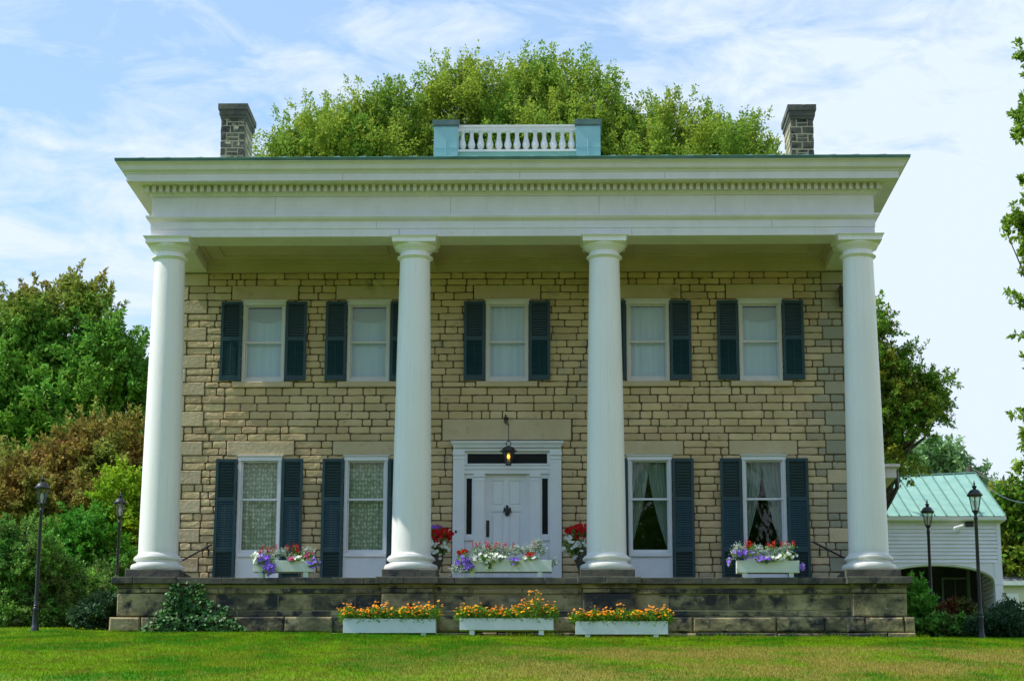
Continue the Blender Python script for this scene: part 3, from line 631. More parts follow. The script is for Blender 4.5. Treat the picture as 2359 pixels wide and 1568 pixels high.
# ---- columns (entasis lathe) with capital and base
prof_shaft = []
for i in range(25):
    t = i/24; z = .57+(6.91-.57)*t; r_ = .415-(.415-.325)*(t**1.35); prof_shaft.append((r_, z))
for X in COLX:
    s_ = MB(); s_.lathe(prof_shaft, (X,0,0), 72, cap=False); so_ = s_.build('column', 'column_paint', house, loc=(X,0,0), smooth=True)
    s_ = MB()
    pr = [(.50,.19),(.535,.20),(.558,.235),(.562,.285),(.545,.325),(.50,.345),(.462,.352),(.448,.375),(.445,.392),(.455,.410),(.475,.418),(.500,.430),(.508,.455),(.497,.482),(.470,.492),(.470,.512),(.447,.522),(.425,.545),(.415,.571)]
    s_.lathe(pr, (X,0,0), 72); s_.build('base', 'column_paint', so_, loc=(X,0,0), autosmooth=40)
    s_ = MB()
    pr = [(.325,6.909),(.34,6.925),(.355,6.935),(.357,6.942),(.375,6.948),(.389,6.962),(.389,6.972),(.375,6.986),(.345,6.994),(.326,7.0),(.322,7.085),(.335,7.09),(.335,7.098),(.348,7.10),(.348,7.108),(.362,7.11),(.362,7.118),(.40,7.145),(.437,7.185),(.452,7.215),(.450,7.237)]
    s_.lathe(pr, (X,0,0), 72)
    s_.ring([(0,7.237),(0,7.32),(.012,7.325),(.02,7.345),(.045,7.36),(.048,7.372)], X-.465, X+.465, -.465, .465)
    s_.box(X-.464, X+.464, -.464, .464, 7.2372, 7.3719)
    s_.add([(X+a*.513, b*.513, 7.372) for a, b in ((-1,-1),(1,-1),(1,1),(-1,1))], [(0,1,2,3)])
    s_.build('capital', 'column_paint', so_, loc=(X,0,0), autosmooth=35)

# ---- entablature
EX0, EX1, EY0, EY1 = -7.774, 7.80, -.36, 11.3
e = MB()
e.ring([(-.002,7.372),(0,7.372),(0,7.530),(-.02,7.531),(-.02,7.545),(.012,7.546),(.012,7.705),(.02,7.712),(.05,7.735),(.085,7.76),(.095,7.785),(.105,7.79),(.105,7.83),(0,7.842),
        (0,8.262),(-.008,8.264),(-.008,8.270),(.02,8.272),(.03,8.295),(.065,8.315),(.07,8.335),(.085,8.34),(.085,8.49),(.16,8.492),(.47,8.494),(.472,8.488),(.478,8.488),(.478,8.640),(.486,8.645),(.500,8.660),(.505,8.682),(.53,8.69),(.545,8.70),(.575,8.72),(.59,8.76),(.605,8.80),(.64,8.84),(.675,8.855),(.685,8.862),(.685,8.872)], EX0, EX1, EY0, EY1)
# architrave soffit beams, ceiling sits in the recess between them
BW = .36
zb = 7.372
e.box(EX0+.001, EX1-.001, EY0+.001, .36, zb+.001, 7.9)
for X in (COLX[0], COLX[3]): e.box(*( (EX0+.001, X+.36) if X < 0 else (X-.36, EX1-.001) ), .36, W+.02, zb+.001, 7.9)
e.box(EX0+.3, EX1-.3, EY0+.3, EY1-.3, 8.5, 8.9)
eo = e.build('entablature', 'white_paint', house)
dn = MB(); n = 107
for i in range(n):
    x = EX0-.16+ (EX1-EX0+.32)*(i+.5)/n; dn.box(x-.040, x+.040, EY0-.19, EY0-.084, 8.345, 8.489)
for s, X in ((-1, EX0), (1, EX1)):
    for i in range(70): y = EY0-.1+.147*i; dn.box(*sorted((X+s*.084, X+s*.175)), y-.045, y+.045, 8.35, 8.489)
dn.build('dentils', 'white_paint', eo)
jn = MB()
for x_, z0_, z1_, yy in ((-5.1,7.85,8.26,.0),(-1.3,7.85,8.26,0),(1.9,7.85,8.26,0),(4.4,7.85,8.26,0),(-2.9,7.55,7.70,.012),(-2.4,7.38,7.528,0),(2.6,7.38,7.528,0),(5.6,7.55,7.70,.012),(-3.6,8.50,8.64,.478),(3.3,8.50,8.64,.478),(.2,8.50,8.64,.478)):
    jn = MB(); jn.box(x_-.004, x_+.004, EY0-yy-.0012, EY0-yy+.001, z0_, z1_); jn.build('board_joint', 'joint_grey', eo)
pass
gt = MB(); gt.ring([(.66,8.872),(.70,8.876),(.705,8.90),(.712,8.935),(.695,8.945),(.60,8.95)], EX0, EX1, EY0, EY1); gt.build('gutter', 'gutter_copper', eo)
gt = MB(); gt.ring([(.60,8.9502),(.35,8.985),(.1,9.0)], EX0, EX1, EY0, EY1); gt.build('gutter_board', 'siding_paint', eo)
# porch ceiling with moulded panels and cross beams
c_ = MB(); cy0, cy1 = .36, W+.0
cx0, cx1 = COLX[0]+.36, COLX[3]-.36
c_.box(cx0, cx1, cy0, cy1, 7.62, 7.7)
bays = [(cx0, COLX[1]-.3), (COLX[1]+.3, COLX[2]-.3), (COLX[2]+.3, cx1)]
for X in (COLX[1], COLX[2]): c_.box(X-.3, X+.3, cy0, cy1, 7.40, 7.619)
c_.box(cx0, cx1, cy1-.12, cy1, 7.36, 7.6191)
for a, b in bays:
    y0_, y1_ = cy0, cy1-.12
    for o, z_ in ((.0,7.54),(.07,7.585)):
        for q_ in ((a+o, b-o, y0_+o, y0_+o+.07), (a+o, b-o, y1_-o-.07, y1_-o), (a+o, a+o+.07, y0_+o+.07, y1_-o-.07), (b-o-.07, b-o, y0_+o+.07, y1_-o-.07)): c_.box(*q_, z_, 7.6192)
    o = .42
    for q_ in ((a+o, b-o, y0_+o, y0_+o+.05), (a+o, b-o, y1_-o-.05, y1_-o), (a+o, a+o+.05, y0_+o+.05, y1_-o-.05), (b-o-.05, b-o, y0_+o+.05, y1_-o-.05)): c_.box(*q_, 7.59, 7.6193)
c_.build('porch_ceiling', 'ceiling_paint', house)

# ---- roof: low hipped standing seam copper
rf = MB(); ry0, ry1 = -.52, 11.4; rx0, rx1 = -8.0, 8.02; zr = 9.10; ym = (ry0+ry1)/2; rz = zr+.17*(ym-ry0); hipx = ym-ry0
rf.add([(rx0,ry0,zr),(rx1,ry0,zr),(rx1,ry1,zr),(rx0,ry1,zr),(rx0+hipx,ym,rz),(rx1-hipx,ym,rz)], [(0,1,5,4),(1,2,5),(2,3,4,5),(3,0,4)])
rf.cur = 1; rf.box(rx0+.01, rx1-.01, ry0+.01, ry1-.01, 9.0, 9.085)
rf.cur = 0; rf.box(rx0-.01, rx1+.01, ry0-.012, ry0+.03, 9.075, 9.102)
n = 27
for i in range(n+1):
    x = rx0+(rx1-rx0)*i/n; yend = min(ym, ry0+min(x-rx0, rx1-x)); 
    if yend-ry0 < .3: yend = ry0+.3
    j = random.uniform(-.1,.1)
    rf.add([(x-.10+j,ry0-.02,zr-.002),(x+.16+j,ry0-.02,zr-.002),(x+.08+j,ry0-.02,zr+.028),(x-.06+j,ry0-.02,zr+.016),(x-.01,yend,zr+.17*(yend-ry0)),(x+.01,yend,zr+.17*(yend-ry0)),(x+.01,yend,zr+.17*(yend-ry0)+.03),(x-.01,yend,zr+.17*(yend-ry0)+.03)], [(0,1,2,3),(0,4,5,1),(1,5,6,2),(2,6,7,3),(3,7,4,0)])
rf.build('roof', ['copper_green', 'shingles'], house)

# ---- chimneys
def chimney(x0, x1, y0, y1, ztop):
    mb = MB(); mb.cur = 0; mb.box(x0+.015, x1-.015, y0+.015, y1-.015, 9.1, ztop-.30)
    mb.cur = 1; z = ztop-.36; k_ = 0
    def block_(a, b, c, d, z0, z1): # front block
        mb.cbox(a, b, c+.012, d, z0, z1, .008, .01)
    while z > 9.2:
        h_ = .20 if k_ % 2 == 0 else .185
        g = .034
        if k_ % 2 == 1: 
            cut = x0+(x1-x0)*random.uniform(.35,.6)
            block_(x0, cut-g, y0-.01, y0+.2, z-h_+g, z); block_(cut, x1, y0-.01, y0+.2, z-h_+g, z)
        else:
            block_(x0, x0+.12, y0-.01, y0+.2, z-h_+g, z); block_(x1-.13, x1, y0-.01, y0+.2, z-h_+g, z)
            for u in (0, 1): block_(x0+.155, x1-.155, y0-.01, y0+.2, z-h_+g+u*h_/2, z-h_+g+u*h_/2+h_/2-g)
        mb.cur = 2; y = y0+.2                       # rubble on both flanks
        while y < y1-.05:
            w = random.uniform(.15,.4); w = min(w, y1-y)
            for sx, xx in ((-1,x0),(1,x1)):
                mb.box(min(xx,xx-sx*.03), max(xx,xx-sx*.03), y+.01, y+w-.01, z-h_+g+random.uniform(0,.02), z-random.uniform(0,.02), Matrix.Translation((sx*random.uniform(0,.012),0,0)))
            y += w
        mb.cur = 1; z -= h_; k_ += 1
    mb.cur = 1
    ch = mb.build('chimney', ['chimney_mortar', 'chimney_stone', 'flank_stone'], house)
    cp = MB(); cp.box(x0-.02, x1+.02, y0-.03, y1+.02, ztop-.355, ztop-.28); cp.box(x0-.045, x1+.045, y0-.055, y1+.045, ztop-.278, ztop-.145); cp.box(x0-.075, x1+.075, y0-.085, y1+.075, ztop-.143, ztop)
    cp.build('cap', 'slab_stone', ch)
a = at(509,300,5); b = at(563,300,5); chimney(a.x, b.x, 5, 6.35, at(540,241,5).z)
a = at(1822,300,5); b = at(1874,300,5); chimney(a.x, b.x, 5, 6.35, at(1848,243,5).z)

# ---- roof balustrade
YB = .2; zb0 = 9.30; bl = MB()
pl0, pl1 = at(1000,330,YB).x, at(1055,330,YB).x; pr0, pr1 = at(1327,330,YB).x, at(1383,330,YB).x
zrt, zrb = at(1190,289.5,YB).z, at(1190,302,YB).z; zbt, zbb = at(1190,345.5,YB).z, at(1190,350.5,YB).z
bl.box(pl1, pr0, YB-.06, YB+.14, zrt-.045, zrt); bl.box(pl1, pr0, YB-.035, YB+.115, zrb, zrt-.046); bl.box(pl1, pr0, YB-.05, YB+.13, zbb, zbt)
bo = bl.build('balustrade', 'white_paint', house)
cb = MB(); cb.box(pl1, pr0, YB-.02, YB+.10, 9.1, zbb-.002); cb.build('base_board', 'copper_green', bo)
pr_ = [(.062,0),(.062,.018),(.045,.025),(.05,.035),(.072,.07),(.080,.115),(.072,.16),(.052,.22),(.042,.29),(.040,.345),(.05,.352),(.05,.362),(.042,.368),(.045,.38),(.062,.388),(.062,.40)]
hb = zrb-zbt
for i in range(13):
    x = pl1+(pr0-pl1)*(i+.5)/13; s_ = MB(); s_.lathe([(r_, z_*hb/.40) for r_, z_ in pr_], (x, YB+.04, zbt), 14); s_.build('baluster', 'white_paint', bo, loc=(x, YB+.04, zbt), autosmooth=50)
for a, b in ((pl0, pl1), (pr0, pr1)):
    s_ = MB(); zt_ = at(1190,278.5,YB-.05).z; s_.box(a, b, YB-.12, YB+.38, 9.15, zt_-.12); s_.box(a-.006, b+.006, YB-.126, YB-.119, 9.5, 9.512); s_.tube([((a+b)/2,YB-.122,9.2),((a+b)/2-.01,YB-.122,9.75)], .008, 5); p_ = s_.build('pedestal', 'pedestal_copper', bo)
    s_ = MB(); s_.box(a-.03, b+.03, YB-.15, YB+.41, zt_-.118, zt_); s_.box(a-.012, b+.012, YB-.132, YB+.39, zt_-.15, zt_-.1185); s_.build('cap', 'pedestal_cap', p_)

# ---- porch base: slab, piers, coursed plinth
pb = MB(); PX = HX+.42
pb.cur = 1; PY = -.66
piers = [(at(258,1330,-.8).x, at(406,1330,-.8).x), (at(866,1330,-.8).x, at(1009,1330,-.8).x), (at(1330,1330,-.8).x, at(1476,1330,-.8).x), (at(1950,1330,-.8).x, at(2101,1330,-.8).x)]
pb.cur = 3; pb.box(piers[0][0]+.35, piers[3][1]-.35, PY+.05, W, -1.5, -.145)     # core (dark joints show between the stones)
x = piers[0][0]+.3
while x < piers[3][1]-.5:                                      # slab stones between the piers
    w = random.uniform(1.1, 2.0); w = min(w, piers[3][1]-.3-x); pb.cur = 0; pb.cbox(x+.003, x+w-.003, PY-.09, W, -.135, 0-random.uniform(0,.006), .01, .003); x += w
pb.cur = 2; pb.box(piers[0][0]+.3, piers[3][1]-.3, PY-.01, PY+.06, -.185, -.146); pb.box(piers[0][0]+.3, piers[3][1]-.3, PY+.01, PY+.06, -.215, -.186)
def course(x0, x1, yf, z0, z1, lo, hi, m, c=.012, jit=.006, dep=.3):
    x = x0
    while x < x1-.01:
        w = random.uniform(lo, hi); 
        if x1-(x+w) < lo*.6: w = x1-x
        pb.cur = m; pb.cbox(x+.008, x+w-.008, yf+random.uniform(-.006,.006), yf+dep, z0+.007, z1-.007, c, jit); x += w
gaps = [(piers[0][1]-.1, piers[1][0]+.1), (piers[1][1]-.1, piers[2][0]+.1), (piers[2][1]-.1, piers[3][0]+.1)]
for a, b in gaps:
    course(a, b, PY+.0, -.33, -.218, .7, 1.5, 2)
    course(a, b, PY+.03, -.665, -.335, .55, 1.4, 2)
    course(a, b, PY+.03, -.79, -.668, .7, 1.5, 2)
    course(a, b, PY-.06, -1.12, -.795, .8, 1.8, 2, .035, .012)
    course(a, b, PY-.09, -1.5, -1.122, .8, 1.8, 2, .02, .012)
for k_, (a, b) in enumerate(piers):
    bx0, bx1 = a+.105, b-.105; dpt = 1.5 if k_ in (0, 3) else .5
    sc = a+(b-a)*(.45 if k_ != 0 else .33)
    pb.cur = 0; pb.cbox(a, sc-.004, -.86, -.82+dpt, -.137, .004, .010, .004); pb.cbox(sc+.002, b, -.86, -.82+dpt, -.137, .002, .010, .004)
    if k_ in (0, 3):
        pb.cur = 0; xx = (a, a+.5) if k_ == 0 else (b-.5, b)
        pb.box(*xx, .68, W+.3, -.137, .003)
        xx = (a+.1, a+.5) if k_ == 0 else (b-.5, b-.1); pb.cur = 2; pb.box(*xx, .5, 11, -1.5, -.14)
    pb.cur = 2; pb.box(bx0-.02, bx1+.02, -.765, .5, -.18, -.139); pb.box(bx0-.005, bx1+.005, -.75, .5, -.215, -.181)
    course(bx0, bx1, -.735, -.318, -.218, .4, .8, 2, .008)
    course(bx0, bx1, -.74, -.80, -.322, 2, 3, 2, .02)
    course(a-.02, b+.02, -.84, -1.13, -.805, .35, .95, 2, .035, .012, .9); course(a-.03, b+.02, -.86, -1.5, -1.132, .4, 1.1, 2, .02, .012, .9)
po = pb.build('porch_base', ['slab_stone', 'slab_stone', 'base_stone', 'chimney_mortar'], house)
for k_, X in enumerate(COLX):
    s_ = MB(); s_.cbox(X-.565, X+.565, -.565, .60 if k_ in (1,2) else .78, .002, .19, .012, .004); s_.build('plinth', 'slab_stone', po)

# ---- handrails at the porch ends
for s, pts, br in ((-1, [(488,1253), (400,1301)], (479,1262)), (1, [(1872,1247), (1960,1292)], (1889,1262))):
    mb = MB(); a = at(*pts[0], W-.12); b = at(*pts[1], W-.12); mb.tube([a, b+(b-a)*.6], .021, 8)
    c = at(br[0], br[1], W-.12); mb.tube([c+Vector((0,0,.06)), c+Vector((0,.02,-.02)), c+Vector((0,.09,-.07))], .012, 6); mb.tube([c+Vector((0,.085,-.02)), c+Vector((0,.085,-.16))], .018, 6)
    mb.build('handrail', 'iron_black', house)
# ---- rear wing eave and downspout at the right
mb = MB(); a = at(2067, 1084, 12); mb.box(7.0, a.x-.05, 11.2, 17, a.z-.02, a.z+.06); mb.box(7.0, a.x-.14, 11.3, 17, a.z-.30, a.z-.021)
mb.cur = 1; mb.box(6.0, a.x-.75, 11.5, 17, -.5, a.z-.3)
wg = mb.build('rear_wing', ['white_paint', 'wall_stone'], house)
mb = MB(); zz = a.z; mb.tube([(a.x-.03,12,zz-.02),(a.x-.02,12,zz-.45),(a.x-.18,12,zz-.75),(a.x-.48,12,zz-1.25),(a.x-.52,12,zz-1.6),(a.x-.52,12,.6)], .06, 8); mb.build('downspout', 'iron_black', house)
for p in ((1940, 680), ):
    mb = MB(); a = at(*p, W-.1); mb.box(a.x-.06, a.x+.3, W-.2, W-.03, a.z-.25, a.z+.2); mb.build('wall_speaker', 'iron_black', house)

# ------------------------------------------------------------------ hanging lantern over the door
L0 = at(1171.5, 1041, 1.95); lt = thing('hanging_lantern', L0, 'black iron lantern with a glowing bulb hanging from a scrolled bracket above the front door', 'lantern')
k = .33/.33; cx_, cy_, cz_ = L0
mb = MB(); mb.lathe([(.165,-.005),(.17,.01),(.16,.02),(.14,.07),(.12,.11),(.05,.115),(.02,.135)], (cx_,cy_,cz_), 6); mb.lathe([(.125,-.03),(.13,-.005)], (cx_,cy_,cz_), 6)
for i in range(6):
    a_ = math.pi*i/3; mb.tube([(cx_+.165*math.cos(a_), cy_+.165*math.sin(a_), cz_), (cx_+.175*math.cos(a_), cy_+.175*math.sin(a_), cz_+.05)], .012, 5)
    mb.tube([(cx_+.125*math.cos(a_), cy_+.125*math.sin(a_), cz_-.02), (cx_+.065*math.cos(a_), cy_+.065*math.sin(a_), cz_-.265)], .007, 5)
mb.lathe([(.065,-.265),(.065,-.29),(.04,-.30)], (cx_,cy_,cz_), 6)
mb.build('frame', 'iron_black', lt)
mb = MB(); mb.lathe([(.058,-.262),(.118,-.02)], (cx_,cy_,cz_), 6, cap=False); mb.build('glass', 'lamp_glass', lt)
mb = MB(); mb.lathe([(.006,-.15),(.03,-.13),(.036,-.10),(.028,-.065),(.008,-.04)], (cx_,cy_,cz_), 12); mb.build('bulb', 'bulb_glow', lt, smooth=True)
mb = MB(); mb.tube([(cx_+.055*math.cos(a_), cy_, cz_+.19+.055*math.sin(a_)) for a_ in np.linspace(0, 2*math.pi, 21)], .010, 6); mb.build('ring', 'iron_black', lt)
mb = MB(); tp = at(1166, 964, W-.02); mid_ = Vector((cx_, cy_, cz_+.62))
mb.tube([(cx_,cy_,cz_+.24), (cx_,cy_,cz_+.62)], .009, 6); mb.tube([mid_, mid_+Vector((-.01,.25,.07)), tp+Vector((0,0,-.02))], .014, 6)
mb.tube([tp+Vector((-.01,-.02,.08)), tp+Vector((.0,-.10,-.02)), tp+Vector((-.02,-.25,-.12)), tp+Vector((.03,-.36,-.2)), mid_], [.02,.016,.024,.014,.012], 6)
mb.lathe([(.0,-.05),(.05,-.03),(.06,0),(.05,.03),(0,.05)], tp+Vector((0,-.04,-.01)), 10); mb.build('bracket', 'iron_black', lt)

# ------------------------------------------------------------------ lamp posts
def lamp_post(x, y, z, label):
    t = thing('lamp_post', (x,y,z), label, 'lamp post', 'black lamp posts beside the house'); P = (x,y,z)
    mb = MB(); mb.lathe([(.085,-.1),(.085,.03),(.07,.05),(.062,.12),(.058,.38),(.064,.40),(.064,.43),(.05,.45),(.058,.48),(.045,.50),(.041,.6),(.036,2.44),(.045,2.46),(.045,2.50),(.034,2.52)], P, 14); mb.build('post', 'lamp_iron', t, autosmooth=40)
    mb = MB(); mb.lathe([(.034,2.52),(.03,2.55),(.06,2.60),(.075,2.62),(.075,2.64)], P, 6)
    for i in range(6):
        a_ = math.pi*i/3+.26; c_, s_ = math.cos(a_), math.sin(a_); mb.tube([(x+.075*c_,y+.075*s_,z+2.64),(x+.137*c_,y+.137*s_,z+2.955)], .008, 5)
    mb.build('lantern_frame', 'lamp_iron', t)
    mb = MB(); mb.lathe([(.070,2.64),(.132,2.95)], P, 6, cap=False, sq=.26); mb.build('glass', 'lamp_glass', t)
    mb = MB(); mb.lathe([(.14,2.94),(.168,2.95),(.168,2.972),(.145,2.99),(.125,3.03),(.085,3.07),(.045,3.085),(.03,3.10),(.05,3.13),(.052,3.15),(.02,3.17),(.015,3.19),(.024,3.21),(.012,3.23),(.004,3.28)], P, 12); mb.build('hood', 'lamp_iron', t, autosmooth=45)
    mb = MB(); mb.lathe([(.02,2.63),(.02,2.72),(.032,2.74),(.034,2.83),(.01,2.86)], P, 8); mb.build('bulb', 'white_plain', t)
lamp_post(-9.92, 0, -.99, 'black lamp post in front of the copper tree, left of the house')
lamp_post(-9.75, 7, -.27, 'black lamp post partly hidden behind the left corner of the porch base')
lamp_post(9.99, 7, -.50, 'shorter looking black lamp post beside the last column, in front of the carriage house arch')
lamp_post(9.73, 0, -1.16, 'taller looking black lamp post on the lawn edge, overlapping the carriage house roof')

# ------------------------------------------------------------------ planters and flowers
def planter(px0, px1, pyt, pyb, pyf, Y, dep, label, group, m, name='planter_box'):
    a, b = at(px0, pyb, Y), at(px1, pyb, Y); zt, z0, zf = at((px0+px1)/2, pyt, Y).z, at((px0+px1)/2, pyb, Y).z, at((px0+px1)/2, pyf, Y).z
    tilt = (b.z-a.z)*0
    t = thing(name, ((a.x+b.x)/2, Y+dep/2, zf), label, 'planter', group)
    x0, x1 = a.x, b.x; mb = MB(); th = .025
    mb.cbox(x0, x1, Y, Y+th, z0, zt, .004, .003); mb.box(x0, x1, Y+dep-th, Y+dep, z0, zt); mb.box(x0, x0+th, Y+th, Y+dep-th, z0, zt-.002); mb.box(x1-th, x1, Y+th, Y+dep-th, z0, zt-.002)
    mb.box(x0+th, x1-th, Y+th, Y+dep-th, z0, z0+.02); mb.build('box', m, t)
    mb = MB(); mb.box(x0+th, x1-th, Y+th, Y+dep-th, zt-.06, zt-.03); mb.build('soil', 'soil', t)
    w = x1-x0
    for u in (.13, .87):
        mb = MB(); mb.box(x0+w*u-.05, x0+w*u+.05, Y+.02, Y+dep-.02, zf-.03, z0-.001); mb.build('foot', m, t)
    return x0, x1, zt, z0, zf
def discs(P, Nrm, r, name, m, parent=None, loc=None, k=6, cup=.3, **kw):
    n = len(P); S = side(Nrm); T = np.cross(Nrm, S); r = np.asarray(r).reshape(-1,1)*np.ones((n,1)); V = []
    rim = [P+(S*math.cos(2*math.pi*i/k)+T*math.sin(2*math.pi*i/k))*r*(1+(.12 if i % 2 else -.05))+Nrm*r*cup for i in range(k)]
    V = np.empty((n,k,3,3))
    for i in range(k): V[:,i,0] = P; V[:,i,1] = rim[i]; V[:,i,2] = rim[(i+1)%k]
    # keep each flower one island for the random tone: fan sharing is not needed at this size
    return raw_np(name, V.reshape(-1,3), 3, m, parent, loc, **kw)
def scatter(n, c, r):
    v = rng.normal(size=(n,3)); v = unit(v)*rng.random((n,1))**.4; return np.array(c)+v*np.array(r)
def foliage_bits(name, P, m, parent, loc, L=.06, Wd=.03, up=.5, out=None, **kw):
    n = len(P); D = rng.normal(size=(n,3)); D[:,2] += up; 
    if out is not None: D += unit(P-np.array(out))*1.2
    D = unit(D); return quads_np(name, P, D, side(D), L*rng.uniform(.6,1.3,n), Wd*rng.uniform(.7,1.3,n), m, parent, loc, **kw)
front_n = lambda n: unit(rng.normal(size=(n,3))*.45+np.array([-.1,-1,.35]))

marig = [(790,1003,1424,1457,1464,'long pale planter of marigolds on the grass, nearest the ivy','marigolds in the planter nearest the ivy'),
         (1059,1275,1423,1450,1458,'long pale planter of marigolds on the grass below the front door','marigolds with one tall faded clump, in the planter below the front door'),
         (1326,1539,1430,1460,1467,'long pale planter with chipped corners on the grass, furthest from the ivy','bright orange and yellow marigolds in the chipped planter furthest from the ivy')]
for q_, (a, b, t_, b_, f_, lab, flab) in enumerate(marig):
    Y = -1.32; x0, x1, zt, z0, zf = planter(a, b, t_, b_, f_, Y, .34, lab, 'marigold planters on the lawn', 'planter_paint')
    base = ((x0+x1)/2, Y+.17, zt-.03); mt = thing('marigolds', base, flab, 'flowers', 'marigolds in the lawn planters')
    n = 7; hs = []
    cx_s = np.linspace(x0+.08, x1-.08, n)
    Pf = []; Ps = {'marigold_yellow': [], 'marigold_orange': [], 'marigold_faded': []}
    for i, xc in enumerate(cx_s):
        h_ = random.uniform(.16,.24); 
        if q_ == 1 and i == 5: h_ = .37
        if q_ == 1 and i in (0,): h_ = .2
        Pf.append(scatter(900, (xc, Y+.14, zt+h_*.32), (.21,.21,h_*.80)))
        for key, nn in (('marigold_yellow', 5 if i % 2 else 14), ('marigold_orange', 18 if i % 3 else 8), ('marigold_faded', 11 if (i % 3 != 1 or i == 5) else 4)):
            if q_ == 1 and i == 5: nn = {'marigold_faded': 34}.get(key, 3)
            v = unit(rng.normal(size=(nn,3))+np.array([0,-.9,.8])); v[:,2] = np.maximum(v[:,2], rng.uniform(.0,.5,nn))
            if key == 'marigold_faded': v[:,2] = np.abs(v[:,2])+.35
            Ps[key].append(np.array([xc+random.uniform(-.05,.05), Y+.15, zt+h_*.30])+v*np.array([.22,.20,h_*1.0]))
    Pf = np.concatenate(Pf); Pf = Pf[Pf[:,2] > zt-.06]; foliage_bits('foliage', Pf, 'flower_foliage', mt, base, .065, .018, .7)
    for key, pl in Ps.items():
        Pp = np.concatenate(pl); Pp[:,2] = np.maximum(Pp[:,2], zt-.02); nrm = unit(rng.normal(size=Pp.shape)*.4+np.array([-.1,-.5,1.])); discs(Pp, nrm, rng.uniform(.020,.034,len(Pp)), 'blossoms', key, mt, base, cup=-.35)
        if key == 'marigold_faded':
            D = np.tile([0,0,-1.], (len(Pp),1)); quads_np('foliage', Pp, D, side(D), .14, .012, 'flower_foliage', mt, base)  # these strips are the stems of the faded heads, not leaves
    drip = np.stack([rng.uniform(x0+.05,x1-.05,50), np.full(50, Y-.015), zt+rng.uniform(-.05,.02,50)], -1); foliage_bits('foliage', drip, 'flower_foliage', mt, base, .07, .02, -.4)

def dusty(name, centers, parent, base, s=1.0):
    P = []; D = []; L = []
    for c in centers:
        for _ in range(34):
            v = unit(rng.normal(size=(1,3))*.8+np.array([0,-.2,.55]))[0]; ln = rng.uniform(.08,.15)*s
            for j in range(9):
                u = (j+1)/9; P.append(np.array(c)+v*ln*u); d = v*.6+rng.normal(size=3)*.5; D.append(d/np.linalg.norm(d)); L.append(.05*s*(1-.4*u))
    P, D, L = map(np.array, (P, D, L)); return quads_np(name, P, D, side(D), L, L*.38, 'silver_leaf', parent, base)
def petunias(lab, blobs, m, parent_group, trail=0, fol=1.0, nm='petunias', r=.036):
    """blobs: (centre, radii, number)"""
    c0 = tuple(np.mean([b[0] for b in blobs], axis=0)); t = thing(nm, c0, lab, 'flowers', parent_group)
    Pf = np.concatenate([scatter(int(n*12*fol), c, np.array(rr)*.95) for c, rr, n in blobs]); foliage_bits('foliage', Pf, 'flower_foliage', t, c0, .05, .026, .1)
    Pp = []
    for c, rr, n in blobs:
        v = unit(rng.normal(size=(n,3))+np.array([0,-1.1,.25])); Pp.append(np.array(c)+v*np.array(rr)*rng.uniform(.85,1.1,(n,1)))
    Pp = np.concatenate(Pp); discs(Pp, front_n(len(Pp)), rng.uniform(r*.8,r*1.15,len(Pp)), 'blossoms', m, t, c0, cup=.25)
def salvia(lab, spots_, group, h=.14, m='salvia_red'):
    c0 = tuple(np.mean(spots_, axis=0)); t = thing('red_salvia', c0, lab, 'flowers', group); P = []; F = []
    for s_ in spots_:
        s_ = np.array(s_); lean = rng.normal(size=3)*.12; lean[2] = 1; hh = h*random.uniform(.7,1.2)
        for j in range(26): P.append(s_+lean*hh*rng.random()+rng.normal(size=3)*.012)
        for j in range(14): F.append(s_+rng.normal(size=3)*np.array([.04,.04,.04])-np.array([0,0,.04]))
    P = np.array(P); F = np.array(F); D = unit(rng.normal(size=P.shape)+np.array([0,0,.6])); quads_np('blossoms', P, D, side(D), .035, .02, m, t, c0); foliage_bits('foliage', F, 'flower_foliage', t, c0, .06, .03, .5)

G1, G2, G3 = 'flowers in the window box below the first lace window', 'flowers in the box before the front door', 'flowers in the window box by the right hand end window'
def vp(px_, py_, Y=-.55): return tuple(at(px_, py_, Y))
YB1 = -.72
x0, x1, zt, z0, zf = planter(583,722,1290,1316,1327,YB1,.26,'white flower box on the porch edge before the first lace curtained window','flower boxes on the porch edge','window_box_paint','flower_box')
y_ = YB1+.1
petunias('purple petunias trailing over the left part of the box before the first lace window', [(vp(612,1288,YB1-.05),(.20,.10,.12),22),(vp(622,1310,YB1-.08),(.16,.08,.13),26),(vp(722,1296,YB1-.03),(.12,.1,.10),14)], 'petunia_purple', G1)
petunias('white petunias at the left end of the box before the first lace window', [(vp(592,1286,YB1-.04),(.13,.10,.12),20),(vp(686,1286,YB1),(.12,.1,.06),8)], 'petunia_white', G1)
petunias('pink and red petunias at the right end of the box before the first lace window', [(vp(712,1277,YB1+.03),(.10,.1,.06),9),(vp(672,1288,YB1-.02),(.09,.08,.05),6),(vp(598,1274,YB1),(.08,.06,.05),5)], 'petunia_pink', G1)
c0 = vp(655,1280,y_); t = thing('dusty_miller', c0, 'silver leaved plant in the middle of the box before the first lace window', 'plant', G1); dusty('leaves', [vp(640,1278,y_), vp(656,1274,y_), vp(670,1284,y_), vp(706,1272,y_), vp(718,1274,y_)], t, c0)
salvia('red salvia spikes above the box before the first lace window', [vp(x_+random.uniform(-4,4), 1272+random.uniform(-4,6), y_) for x_ in (604,612,620,628,634,660,668,676,682,688,664,684,618)], G1)

